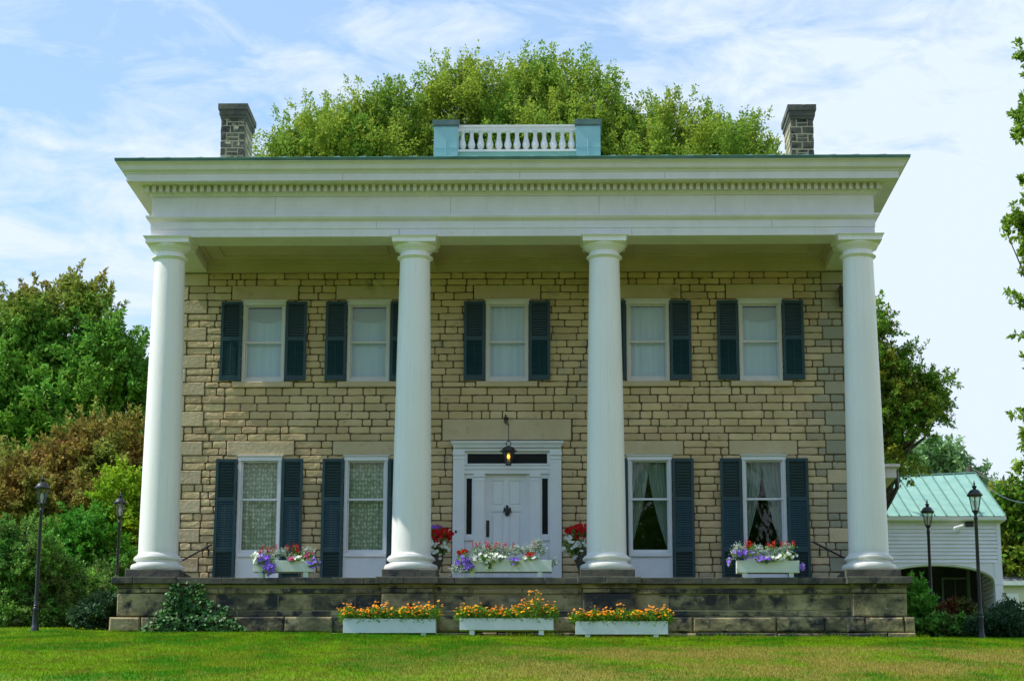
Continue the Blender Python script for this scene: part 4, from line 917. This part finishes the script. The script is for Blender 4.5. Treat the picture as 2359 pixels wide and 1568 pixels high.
YB2 = -.72
x0, x1, zt, z0, zf = planter(1061,1271,1289,1316,1327,YB2,.26,'longest white flower box on the porch edge, before the front door','flower boxes on the porch edge','window_box_paint','flower_box')
petunias('purple petunias at the left end of the box before the front door', [(vp(1068,1290,YB2-.05),(.16,.10,.16),24),(vp(1078,1306,YB2-.08),(.12,.07,.08),14),(vp(1186,1294,YB2-.03),(.12,.08,.07),8)], 'petunia_purple', G2)
petunias('white petunias spilling over the front of the box before the front door', [(vp(1128,1284,YB2-.04),(.34,.10,.09),34),(vp(1126,1300,YB2-.06),(.07,.06,.10),9),(vp(1222,1286,YB2),(.18,.08,.06),9)], 'petunia_white', G2)
petunias('small red petunias at the left corner of the box before the front door', [(vp(1066,1272,YB2),(.11,.08,.06),10),(vp(1222,1276,YB2),(.09,.06,.05),6)], 'petunia_red', G2)
c0 = vp(1170,1276,y_); t = thing('dusty_miller', c0, 'silver leaved plants along the top of the box before the front door', 'plant', G2); dusty('leaves', [vp(a_, b_, y_) for a_, b_ in ((1098,1274),(1112,1270),(1145,1268),(1158,1272),(1172,1275),(1186,1270),(1198,1272),(1216,1268),(1240,1262),(1248,1270),(1238,1255),(1054,1304),(1048,1312),(1276,1300))], t, c0, 1.15)
salvia('dull red salvia spikes above the box before the front door', [vp(x_+random.uniform(-3,3), 1266+random.uniform(-5,5), y_) for x_ in (1093,1100,1108,1120,1130,1138,1144,1150,1122,1133,1160,1166,1182,1228,1234)], G2, .16)

x0, x1, zt, z0, zf = planter(1698,1842,1290,1318,1329,YB1,.26,'shorter white flower box on the porch edge, before the right hand end window','flower boxes on the porch edge','window_box_paint','flower_box')
petunias('pale purple petunias along the left half of the box by the right hand end window', [(vp(1712,1276,YB1-.04),(.22,.10,.08),24),(vp(1760,1288,YB1-.05),(.20,.08,.06),14),(vp(1680,1294,YB1-.03),(.05,.08,.09),5),(vp(1848,1306,YB1),(.05,.05,.07),6)], 'petunia_purple', G3)
petunias('white petunias along the rim of the box by the right hand end window', [(vp(1775,1286,YB1-.04),(.30,.08,.05),18),(vp(1812,1280,YB1-.03),(.20,.08,.07),12)], 'petunia_white', G3)
c0 = vp(1765,1272,y_); t = thing('dusty_miller', c0, 'silver leaved plants standing up in the box by the right hand end window', 'plant', G3); dusty('leaves', [vp(a_, b_, y_) for a_, b_ in ((1702,1262),(1706,1270),(1692,1276),(1742,1266),(1748,1272),(1738,1276),(1772,1272),(1784,1274),(1806,1268),(1816,1266),(1812,1276),(1758,1278))], t, c0, 1.05)
salvia('bright red salvia above the box by the right hand end window', [vp(x_+random.uniform(-3,3), 1262+random.uniform(-5,4), y_) for x_ in (1722,1728,1734,1720,1768,1774,1780,1786,1782,1798,1806,1812,1804,1776,1726,1830)], G3, .13)

# urns against the wall, half hidden behind the two middle columns
for X_, lab, blobs in ((1004, 'left of the door', [((1010,1234),(.30,.18,.20),'petunia_red',60),((1002,1262),(.32,.17,.24),'petunia_white',44),((1008,1218),(.16,.1,.07),'petunia_purple',10)]),
                       (1340, 'right of the door', [((1334,1226),(.27,.18,.18),'petunia_red',56),((1324,1256),(.30,.17,.27),'petunia_white',54)])):
    Yu = 1.55; b0 = at(X_, 1290, Yu); side_ = 'left' if X_ < 1200 else 'right'
    u_ = thing('urn', (b0.x, Yu, .0), 'tall dark urn of petunias against the wall on the %s side of the front door' % side_, 'urn', 'urns beside the front door')
    zt = at(X_, 1262, Yu).z
    mb = MB(); mb.lathe([(.13,0),(.14,.04),(.10,.08),(.06,.2),(.07,.40),(.12,.52),(.16,.62),(.17,zt-.08),(.19,zt-.03),(.19,zt),(.16,zt),(.15,zt-.05)], (b0.x,Yu,0), 20); mb.build('bowl', 'bark', u_, autosmooth=50)
    for (p, rr, m, n_) in blobs:
        petunias('%s petunias in the urn on the %s side of the front door' % ({'petunia_red':'red','petunia_white':'white','petunia_purple':'dark purple'}[m], side_), [(tuple(at(p[0],p[1],Yu-.1)), rr, n_)], m, 'petunias in the urns beside the front door', fol=1.6, r=.045)

# ------------------------------------------------------------------ ivy over the pier
def in_poly(x, y, poly):
    c = False; n = len(poly)
    for i in range(n):
        x1_, y1_ = poly[i]; x2_, y2_ = poly[(i+1)%n]
        if (y1_ > y) != (y2_ > y) and x < (x2_-x1_)*(y-y1_)/(y2_-y1_)+x1_: c = not c
    return c
poly = [(396,1345),(460,1342),(472,1362),(482,1384),(505,1398),(524,1404),(520,1420),(500,1426),(512,1432),(530,1418),(545,1428),(566,1450),(560,1456),(326,1456),(352,1432),(366,1410),(380,1385),(388,1362)]
pts = []
while len(pts) < 3000:
    a_, b_ = random.uniform(320,570), random.uniform(1340,1458)
    dn_ = math.sin(a_*.19+b_*.07)+math.sin(b_*.23-a_*.11)+math.sin(a_*.06-b_*.31)
    if in_poly(a_+random.gauss(0,5), b_+random.gauss(0,3.5), poly) and random.random() < .55+.4*dn_: pts.append((a_, b_))
c0 = tuple(at(440, 1452, -.95)); iv = thing('ivy', c0, 'dark green ivy climbing the left corner of the porch base', 'ivy')
P = []
for a_, b_ in pts:
    y0_ = -.83 if a_ < 410 else -.72
    if b_ > 1418: y0_ -= .12
    bulge = .10*math.sin(min(1, max(0, (b_-1340)/110))*math.pi*.5)*random.random()
    p_ = at(a_, b_, y0_-bulge-random.uniform(0,.05)); P.append(tuple(p_))
P = np.array(P); nrm = unit(rng.normal(size=P.shape)*.5+np.array([-.15,-.8,.65])); D = unit(np.cross(nrm, rng.normal(size=P.shape))+np.array([0,0,-.5])); S = unit(np.cross(nrm, D))
quads_np('leaves', P, D, S, rng.uniform(.05,.09,len(P)), rng.uniform(.05,.08,len(P)), 'ivy_leaf', iv, c0)
mb = MB()
for i in range(14):
    a_ = random.uniform(385,520); pp = [at(a_+(430-a_)*t*.6+random.gauss(0,3), 1452-108*t*min(1,1), (-.75)) for t in np.linspace(0, random.uniform(.5,1), 7)]; mb.tube(pp, [.012*(1-.1*i_) for i_ in range(7)], 5); mb.build('stem', 'bark', iv); mb = MB()


# ------------------------------------------------------------------ trees and shrubs
def tree(name, label, cat, base, trunk_h, trunk_r, ells, nclump, m, leaf=.2, per=34, twigs=7, spray=.9, up=.6, group=None, tintz=None, flat=.8, seed=1, limbs=True, outw=.9, core=.25, lean=(0,0), nl=46, slim=.5):
    g = np.random.default_rng(seed); base = Vector(base); t = thing(name, base, label, cat, group)
    vol = np.array([e_[3]*e_[4]*e_[5] for e_ in ells])**.67; ncl = np.maximum(1, (nclump*vol/vol.sum())).astype(int)
    C = []; Nn = []
    for e_, n_ in zip(ells, ncl):
        v = g.normal(size=(n_,3)); v[:,2] = v[:,2]+.25; v = v/np.linalg.norm(v, axis=1, keepdims=True); rr = 1-core*3*g.random((n_,1))**2.2
        rr = np.clip(rr, .2, 1)*g.uniform(.86,1.06,(n_,1))
        C.append(np.array(e_[:3])+v*rr*np.array(e_[3:])); Nn.append(v)
    C = np.concatenate(C); Nn = np.concatenate(Nn); nC = len(C)
    # twigs: from each clump outward and up
    n = nC*twigs; ci = np.repeat(np.arange(nC), twigs); dirs = Nn[ci]*outw+g.normal(size=(n,3))*.75; dirs[:,2] += up; dirs = unit(dirs); ln = spray*g.uniform(.45,1.25,n)
    P = np.repeat(np.arange(n), per); u = g.random(len(P))**.8; k = len(P)
    start = C[ci]+g.normal(size=(n,3))*spray*.22
    pos = start[P]+dirs[P]*(ln[P]*u)[:,None]+g.normal(size=(k,3))*(spray*.15*(1-u*.75))[:,None]*np.array([1,1,flat])
    D = unit(g.normal(size=(k,3))*.7+dirs[P]*.7+np.array([0,0,-.15])); S = unit(np.cross(D, g.normal(size=(k,3))*.6+np.array([0,0,1.])))
    L = leaf*g.uniform(.6,1.3,k)
    tt = None
    if tintz: 
        f = np.clip((pos[:,2]-tintz[0])/(tintz[1]-tintz[0]), 0, 1)*g.uniform(.4,1,n)[P]; tt = f
    # hue patches by clump
    elif MAT[m].node_tree.nodes.get('Attribute'): tt = np.clip(g.random(nC)[ci][P]*1.3-.35, 0, 1)
    global rng
    quads_np('crown', pos, D, S, L, L*slim, m, t, base, tint=tt)
    mb = MB(); cen = np.average(np.array([e_[:3] for e_ in ells]), axis=0, weights=vol)
    topz = base.z+trunk_h; fork = Vector((base.x+(cen[0]-base.x)*.4+lean[0], base.y+(cen[1]-base.y)*.3, topz))
    mb.tube([base-Vector((0,0,.4)), base+Vector((0,0,.15)), base+(fork-base)*.5+Vector((trunk_r*.3,0,0)), fork], [trunk_r*1.35, trunk_r*1.05, trunk_r*.85, trunk_r*.7], 10)
    if limbs:
        idx = g.choice(nC, min(nC, nl), replace=False)
        for i_ in idx:
            c = Vector(C[i_]); mid1 = fork.lerp(c, .35)+Vector(g.normal(size=3)*.25)+Vector((0,0,(c-fork).length*.08)); mid2 = fork.lerp(c, .7)+Vector(g.normal(size=3)*.25)
            r0 = trunk_r*.30; mb.tube([fork-Vector((0,0,trunk_h*.12*g.random())), mid1, mid2, c], [r0, r0*.65, r0*.38, r0*.12], 5)
    mb.build('trunk', 'bark', t)
    return t
gzf = lambda x, y: float(gz(x, y))
def E_(px_, py_, Y, rx_px, rz_px, ry=None):
    """crown lobe measured in the photograph, placed at depth Y with its real size"""
    c = at(px_, py_, Y); k_ = (Y+43)/4650; return (c.x, Y, c.z, rx_px*k_, (ry or rx_px*k_*.8), rz_px*k_)
MG = 'trees behind the house'
x_ = at(1230,400,30).x; tree('maple_tree', 'tallest olive green tree rising behind the roof balustrade', 'tree', (x_,31,gzf(x_,31)), 7, .45, [E_(1290,261,30,70,95), E_(1200,286,30,90,105), E_(1365,296,31,62,95), E_(1075,286,29,85,95), E_(1240,416,31,200,110,4)], 270, 'leaf_maple', leaf=.125, per=92, twigs=7, spray=1.25, up=1.2, group=MG, seed=3, flat=1.5, core=.14, nl=120)
x_ = at(800,400,28).x; tree('maple_tree', 'olive green tree behind the roof between the left chimney and the balustrade', 'tree', (x_,29,gzf(x_,29)), 7, .4, [E_(915,316,28,95,72), E_(800,351,28,85,62), E_(700,371,28,60,55), E_(980,336,29,70,90), E_(820,436,29,200,90,4)], 205, 'leaf_maple', leaf=.125, per=92, twigs=7, spray=1.15, up=1.2, group=MG, seed=5, flat=1.5, core=.14, nl=100)
x_ = at(1600,400,29).x; tree('maple_tree', 'olive green tree behind the roof between the balustrade and the right chimney', 'tree', (x_,30,gzf(x_,30)), 7, .4, [E_(1545,346,29,48,82), E_(1650,371,29,60,60), E_(1715,396,29,62,62), E_(1470,366,30,80,75), E_(1580,436,30,180,70,4), E_(1775,411,30,40,30)], 180, 'leaf_maple', leaf=.125, per=92, twigs=7, spray=1.15, up=1.2, group=MG, seed=8, flat=1.5, core=.14, nl=100)
# left group
x_ = at(120,1300,24).x; tree('broadleaf_tree', 'large dark green tree with a bronze tinged top at the left edge', 'tree', (x_,25,gzf(x_,25)), 4, .45, [E_(140,740,24,115,75), E_(30,820,24,130,110), E_(230,850,23,95,100), E_(120,950,24,220,160), E_(290,960,24,90,130), E_(0,960,24,120,160), E_(150,1060,24,220,110)], 420, 'leaf_dark', leaf=.17, per=72, twigs=6, spray=.95, up=.5, tintz=(at(100,790,24).z, at(100,640,24).z), seed=11)
x_ = at(150,1300,13).x; tree('copper_leaved_tree', 'tree with copper brown leaves in front of the large dark green tree', 'tree', (x_,14,gzf(x_,14)), 2, .22, [E_(225,1060,13,85,75), E_(110,1135,13,120,80), E_(20,1145,12,70,75), E_(270,1120,13,60,100), E_(150,1200,13,190,80)], 230, 'leaf_copper', leaf=.13, per=62, twigs=6, spray=.75, up=.25, seed=13, flat=.6)
x_ = at(300,1300,10).x; tree('lime_green_tree', 'young tree with yellow green leaves beside the first column', 'tree', (x_,10,gzf(x_,10)), 1.2, .09, [E_(285,1150,10,52,52), E_(300,1230,10,60,80), E_(310,1330,10,50,90)], 90, 'leaf_lime', leaf=.10, per=56, twigs=6, spray=.5, up=.5, seed=17)
x_ = at(190,1300,9).x; tree('shrub', 'bright green rounded shrub behind the two left lamp posts', 'shrub', (x_,9,gzf(x_,9)), .5, .06, [E_(190,1250,9,75,50), E_(230,1300,9,70,80), E_(150,1320,9,60,90)], 130, 'leaf_bright', leaf=.10, per=56, twigs=6, spray=.5, up=.3, seed=19, flat=.5)
x_ = at(50,1350,4).x; tree('shrub', 'grey green shrub at the lawn edge behind the leftmost lamp post', 'shrub', (x_,4.2,gzf(x_,4.2)), .4, .06, [E_(45,1290,4,70,70), E_(0,1330,4,60,100), E_(60,1370,4,80,80), E_(20,1420,3.5,60,50)], 170, 'leaf_shrub', leaf=.08, per=60, twigs=6, spray=.42, up=.5, seed=23)
x_ = at(165,1380,4.5).x; tree('shrub', 'dark low shrub between the two left lamp posts', 'shrub', (x_,4.5,gzf(x_,4.5)), .3, .05, [E_(130,1360,4.5,50,70), E_(190,1385,4.5,60,60), E_(130,1420,4,60,40), E_(225,1400,5,40,60)], 130, 'leaf_shrub', leaf=.075, per=60, twigs=6, spray=.38, up=.35, seed=29)
x_ = at(225,1425,1.5).x; tree('shrub', 'low spreading weeds against the left end of the porch base', 'shrub', (x_,2.0,gzf(x_,2.0)), .12, .02, [E_(215,1425,1.6,40,24), E_(245,1415,1.8,25,34)], 44, 'leaf_herb', leaf=.09, per=30, twigs=6, spray=.25, up=.5, seed=31, limbs=False)
x_ = at(270,1380,7.8).x; tree('shrub', 'dark green undergrowth filling the gap beside the left pier', 'shrub', (x_,8.5,gzf(x_,8.5)), .3, .05, [E_(270,1370,8.3,50,80), E_(240,1420,7,60,50)], 80, 'leaf_shrub', leaf=.09, per=50, twigs=6, spray=.4, up=.35, seed=33)
# right group
x_ = at(1990,1150,20).x; tree('oak_tree', 'dark tree with spreading branches seen past the last column', 'tree', (x_,21,gzf(x_,21)), 3.5, .4, [E_(2000,780,20,42,50), E_(2045,865,20,60,50), E_(2110,900,20,55,42), E_(2060,960,20,85,30), E_(2130,955,20,45,22), E_(2030,1050,20,42,55), E_(2060,1020,20,30,50), E_(1980,900,20,70,180)], 150, 'leaf_oak', leaf=.12, per=66, twigs=7, spray=.75, up=.1, seed=37, flat=.45, core=.3, nl=110)
x_ = at(2170,1200,55).x; tree('distant_tree', 'small looking round tree beyond the carriage house roof ridge', 'tree', (x_,57,gzf(x_,57)), 4, .3, [E_(2168,1078,55,42,32), E_(2130,1100,55,40,35), E_(2208,1108,55,28,26), E_(2170,1140,56,80,40)], 110, 'leaf_far', leaf=.24, per=44, twigs=6, spray=1.1, up=.5, seed=41)
x_ = at(2350,1300,45).x; tree('distant_tree', 'tree with rusty tinged leaves beyond the grey garage roof', 'tree', (x_+1,46,gzf(x_,46)), 3, .3, [E_(2330,1180,45,38,34), E_(2368,1200,45,40,50), E_(2345,1260,45,50,70)], 110, 'leaf_oak', leaf=.30, per=30, twigs=6, spray=.9, up=.4, seed=43)
# foreground tree, its branch tips reach in from the right
fx = at(2359,700,-9).x
F_ = [E_(2366,90,-9,22,30), E_(2372,310,-9,36,34), E_(2368,400,-9,28,60), E_(2350,535,-9,30,34), E_(2318,548,-9,26,10), E_(2370,540,-9,30,60), E_(2368,720,-9,28,36), E_(2372,850,-9,26,24), E_(2368,960,-9,26,50), E_(2364,1010,-9,36,30), E_(2352,1062,-9,22,8), E_(2400,300,-9,40,220), E_(2420,700,-9,50,260), E_(2520,500,-9,110,420,2.2)]
tree('overhanging_tree', 'tree whose leafy branch tips reach into the right edge of the picture', 'tree', (fx+2.6,-9,gzf(fx+2.6,-9)), 2.5, .2, F_, 260, 'leaf_fore', leaf=.105, per=34, twigs=6, spray=.26, up=.1, seed=47, core=.2, nl=260)
# planting at the right end of the porch
x_ = at(2120,1400,3).x; tree('shrub', 'dark green bush against the right end of the porch base', 'shrub', (x_,3.5,gzf(x_,3.5)), .3, .05, [E_(2105,1400,3.5,18,34), E_(2122,1430,3,26,24)], 80, 'leaf_bright', leaf=.10, per=32, twigs=6, spray=.32, up=.4, seed=53)
x_ = at(2195,1430,2.5).x; tree('shrub', 'reddish green bush between the two right lamp posts', 'shrub', (x_,2.5,gzf(x_,2.5)), .2, .04, [E_(2180,1442,2.5,30,20), E_(2205,1432,2.5,24,24)], 80, 'leaf_russet', leaf=.09, per=32, twigs=6, spray=.28, up=.5, seed=59)
x_ = at(2160,1440,2).x; tree('shrub', 'low leafy plants at the foot of the right rear lamp post', 'shrub', (x_,2.0,gzf(x_,2.0)), .15, .03, [E_(2165,1450,2,28,14), E_(2232,1452,2.2,30,18), E_(2215,1442,2.6,24,22)], 80, 'leaf_shrub', leaf=.09, per=32, twigs=6, spray=.25, up=.6, seed=61, limbs=False)
x_ = at(2310,1440,1.5).x; tree('shrub', 'feathery grey green herbs along the lawn edge at the right', 'shrub', (x_,1.6,gzf(x_,1.6)), .1, .02, [E_(2290,1455,1.6,44,20), E_(2340,1455,1.4,44,22), E_(2325,1435,2,36,18)], 120, 'leaf_herb', leaf=.07, per=34, twigs=7, spray=.30, up=1.3, seed=67, limbs=False)

# ------------------------------------------------------------------ carriage house
YC = 22.0; g0 = .7
cr_ = (at(2312,1187,YC).x); e_z = at(2250,1192,YC).z; cx0_ = 8.6; cx1_ = at(2304,1220,YC).x
barn = thing('carriage_house', ((cx0_+cx1_)/2, YC+3, g0), 'white clapboard carriage house with a pale green metal roof and an arched opening', 'outbuilding')
ac = at(2158,1344,YC).x; ar = at(2292,1344,YC).x-ac; az = at(2292,1344,YC).z; ah = at(2165,1302,YC).z-az
sd = MB(); n = 56
sd_top = e_z-.12; brd = .118; i = 0; sid_b = az+ah+.10
z = sd_top
while z > sid_b:                                   # lapped boards
    sd.add([(cx0_,YC-.004,z),(cx1_-.13,YC-.004,z),(cx1_-.13,YC-.048,z-brd),(cx0_,YC-.048,z-brd),(cx0_,YC+.05,z-brd),(cx1_-.13,YC+.05,z-brd)], [(0,3,2,1),(3,4,5,2)]); z -= brd
zb_ = z
# panel over the arch
pts_t = []; N_ = 48
xs_ = [ac+ar*math.cos(math.pi*(1-i_/N_)) for i_ in range(N_+1)]; zs_ = [az+ah*math.sin(math.pi*i_/N_)**.9 for i_ in range(N_+1)]
xs_ = [cx0_]+[x for x in xs_ if x > cx0_+.01]; zs_ = zs_[-len(xs_)+1:]; zs_ = [zs_[0]]+zs_
vs = [(x,YC-.012,z_) for x, z_ in zip(xs_, zs_)]+[(x,YC-.012,zb_) for x in xs_]+[(x,YC+.25,z_) for x, z_ in zip(xs_, zs_)]; m_ = len(xs_)
sd.add(vs, [(j,j+1,m_+j+1,m_+j) for j in range(m_-1)]+[(j,2*m_+j,2*m_+j+1,j+1) for j in range(m_-1)])
sd.box(ac+ar, cx1_, YC-.035, YC+.3, g0-.5, zb_); sd.box(cx1_-.129, cx1_, YC-.034, YC+.3, zb_+.001, sd_top+.02)
sd.box(ac+ar-.015, cx1_+.012, YC-.05, YC-.0351, az-.03, az+.02)
mb = MB()
mb.tube([(x,YC-.02,z_+.05) for x, z_ in list(zip(xs_, zs_))[2:]], .022, 5)
sdo = sd.build('wall', 'siding_paint', barn); mb.build('arch_moulding', 'siding_paint', barn)
mb = MB(); mb.box(cx0_, cr_+.02, YC-.30, YC-.27, e_z-.10, e_z+.005); mb.box(cx0_, cr_, YC-.27, YC, e_z-.12, e_z-.09); mb.box(cx1_, cr_-.02, YC-.25, YC+7.5, e_z-.14, e_z-.11); mb.build('eaves', 'white_plain', barn)
rg = at(2250,1090,YC+4); rgl = at(2050,1104,YC+4); rr_ = MB()
def roofz(x):
    t = (x-8.0)/(rg.x-8.0); return rgl.z-.02+(rg.z-rgl.z+.02)*max(0, t)**1.6 if x > 8 else rgl.z
nx_ = 24; X_s = np.linspace(8.0, cr_, nx_+1); tx = (cr_-8.0)
vs = [(x,YC-.32,e_z+.01) for x in X_s]+[(x,YC+4,roofz(min(x,rg.x))) for x in X_s]+[(x,YC+8.3,e_z) for x in X_s]; m_ = nx_+1
rr_.add(vs, [(j,j+1,m_+j+1,m_+j) for j in range(nx_)]+[(m_+j,m_+j+1,2*m_+j+1,2*m_+j) for j in range(nx_)])
x = cr_-.01; rr_.cur = 1
while x > 8.1:
    z1_ = roofz(min(x, rg.x)); rr_.add([(x-.012,YC-.33,e_z+.005),(x+.012,YC-.33,e_z+.005),(x+.012,YC+4,z1_),(x-.012,YC+4,z1_),(x-.012,YC-.33,e_z+.05),(x+.012,YC-.33,e_z+.05),(x+.012,YC+4,z1_+.04),(x-.012,YC+4,z1_+.04)], [(4,5,6,7),(0,4,7,3),(1,2,6,5),(0,1,5,4)]); x -= .37
rr_.tube([(x,YC+4,roofz(min(x,rg.x))+.03) for x in X_s], .035, 6)
rr_.build('roof', ['copper_green', 'copper_seam'], barn)
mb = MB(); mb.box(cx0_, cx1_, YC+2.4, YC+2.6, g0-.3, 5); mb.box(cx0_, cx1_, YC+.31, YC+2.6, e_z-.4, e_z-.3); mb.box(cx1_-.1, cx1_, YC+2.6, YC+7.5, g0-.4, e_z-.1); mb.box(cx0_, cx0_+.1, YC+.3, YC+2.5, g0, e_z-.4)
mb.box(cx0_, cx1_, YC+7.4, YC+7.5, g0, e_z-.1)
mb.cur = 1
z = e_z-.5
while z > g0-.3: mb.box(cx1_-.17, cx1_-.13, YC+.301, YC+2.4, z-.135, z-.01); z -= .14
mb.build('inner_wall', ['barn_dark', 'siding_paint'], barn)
wa, wb = at(2174,1380,YC+2.4), at(2228,1380,YC+2.4); wt = at(2200,1330,YC+2.4).z
mb = MB(); mb.box(wa.x-.06, wa.x, YC+2.3, YC+2.39, g0, wt); mb.box(wb.x, wb.x+.10, YC+2.28, YC+2.39, g0, wt+.3); mb.box(wa.x, wb.x, YC+2.3, YC+2.39, wt-.06, wt); mb.box(wa.x, wb.x, YC+2.31, YC+2.385, 2.02, 2.06)
mb.box((wa.x+wb.x)/2-.01, (wa.x+wb.x)/2+.01, YC+2.32, YC+2.37, g0, wt); ww = mb.build('window', 'sheer_cloth', barn)
folds('curtain', (wa.x, wb.x), (wa.x, wb.x), g0, wt-.07, YC+2.375, 'barn_dark', ww, .006, 6)
mb = MB(); c = at(2211,1215,YC-.3); mb.tube([c+Vector((.10,-.02,.06)), c+Vector((-.16,-.10,-.03))], .055, 10); mb.tube([c+Vector((-.16,-.10,-.03)), c+Vector((-.20,-.11,-.045))], [.062,.05], 10); mb.tube([c+Vector((.0,-.02,.0)), c+Vector((.0,.05,-.12)), c+Vector((.0,.28,-.10))], .022, 6)
tag(mb.build('security_camera', 'white_plain', None, loc=c), 'small white security camera fixed to the clapboards under the eaves of the carriage house', 'camera')
mb = MB(); p_ = [at(2195,1190,YC-.05), at(2225,1192,YC-.06), at(2240,1196,YC-.06), at(2262,1192,YC-.06), at(2280,1186,YC-.06)]; mb.tube(p_, .018, 5); mb.box(p_[1].x-.02, p_[2].x+.03, YC-.08, YC-.03, p_[2].z-.22, p_[2].z-.02)
mb.build('cable', 'iron_black', barn)

# grey roofed garage beyond
YG = 44; g_ = thing('garage', tuple(at(2340,1395,YG)), 'far grey roofed garage with a cream wall behind the carriage house', 'outbuilding')
a = at(2300,1288,YG+4); b = at(2300,1338,YG); c = at(2300,1400,YG); xr = b.x+9; apex = at(2344,1288,YG+4).x
mb = MB(); mb.add([(b.x-1.5,YG-.3,b.z),(xr,YG-.3,b.z),(apex+4,YG+4,a.z),(b.x-1.5,YG+4,a.z),(b.x-1.5,YG-.3,b.z-.15),(xr,YG-.3,b.z-.15)], [(0,1,2,3),(0,4,5,1)])
mb.add([(b.x-1.5,YG+4,a.z),(apex+4,YG+4,a.z),(xr,YG+8,b.z),(b.x-1.5,YG+8,b.z)], [(0,1,2,3)]); mb.build('roof', 'shingles', g_)
mb = MB(); mb.box(b.x-1.4, xr-.3, YG, YG+.2, c.z-2, b.z-.02); mb.box(b.x-1.4, b.x-1.2, YG+.2, YG+8, c.z-2, b.z-.02); mb.build('wall', 'cream_siding', g_)
d0 = at(2316,1366,YG-.02); d1 = at(2347,1390,YG-.02); mb = MB(); mb.box(d0.x, d1.x, YG-.06, YG-.001, d1.z-1.4, d0.z); mb.box(b.x-1.4, xr, YG-.32, YG-.302, b.z-.2, b.z-.02); mb.build('garage_door', 'white_plain', g_)

# utility pole and wires
YP = 48; p0 = at(2233,1075,YP); up_ = thing('utility_pole', (p0.x, YP, gzf(p0.x, YP)), 'weathered utility pole top showing above the carriage house ridge', 'utility pole')
mb = MB(); mb.tube([(p0.x,YP,gzf(p0.x,YP)-.3),(p0.x,YP,p0.z)], [.17,.13], 8); mb.build('pole', 'bark', up_)
for (q0, q1, sag, lab) in (((2233,1074),(2480,1125),.5,'topmost thin wire running right from the utility pole'), ((2240,1084),(2480,1138),.4,'second thin wire running right from the utility pole'), ((2233,1078),(1960,1140),.5,'thin wire running left from the utility pole past the trees')):
    A = at(*q0, YP); B = at(*q1, YP-4); mb = MB(); mb.tube([A.lerp(B, t)-Vector((0,0,sag*4*t*(1-t))) for t in np.linspace(0,1,14)], .012, 4); tag(mb.build('overhead_wire', 'shingles', None, loc=A), lab, 'wire', 'wires from the utility pole')
A = at(2256,1103,26); B = at(2400,1155,14); mb = MB(); mb.tube([A.lerp(B, t)-Vector((0,0,.3*4*t*(1-t))) for t in np.linspace(0,1,14)], .016, 5)
tag(mb.build('overhead_wire', 'iron_black', None, loc=A), 'thick dark service cable dropping from the carriage house roof peak to the right', 'wire')

# ------------------------------------------------------------------ the wood across the lawn, behind the photographer
def facing_wood():
    g = np.random.default_rng(99); P = []
    for i in range(34):
        a_ = i/33; x = -75+150*a_+g.normal()*2; y = -66-g.random()*10+12*(2*abs(a_-.5))**2*1.5; h_ = g.uniform(19,27); c = np.array([x, y, -9+h_*.55])
        v = g.normal(size=(5200,3)); v /= np.linalg.norm(v, axis=1, keepdims=True); v *= g.random((5200,1))**.25; P.append(c+v*np.array([5.2,4.5,h_*.48]))
    P = np.concatenate(P); D = unit(g.normal(size=P.shape)+np.array([0,0,.3])); S = unit(np.cross(D, g.normal(size=P.shape)))
    quads_np('wood', P, D, S, g.uniform(.5,.9,len(P)), g.uniform(.4,.6,len(P)), 'leaf_dark', None, (0,-66,-9), kind='stuff')
facing_wood()
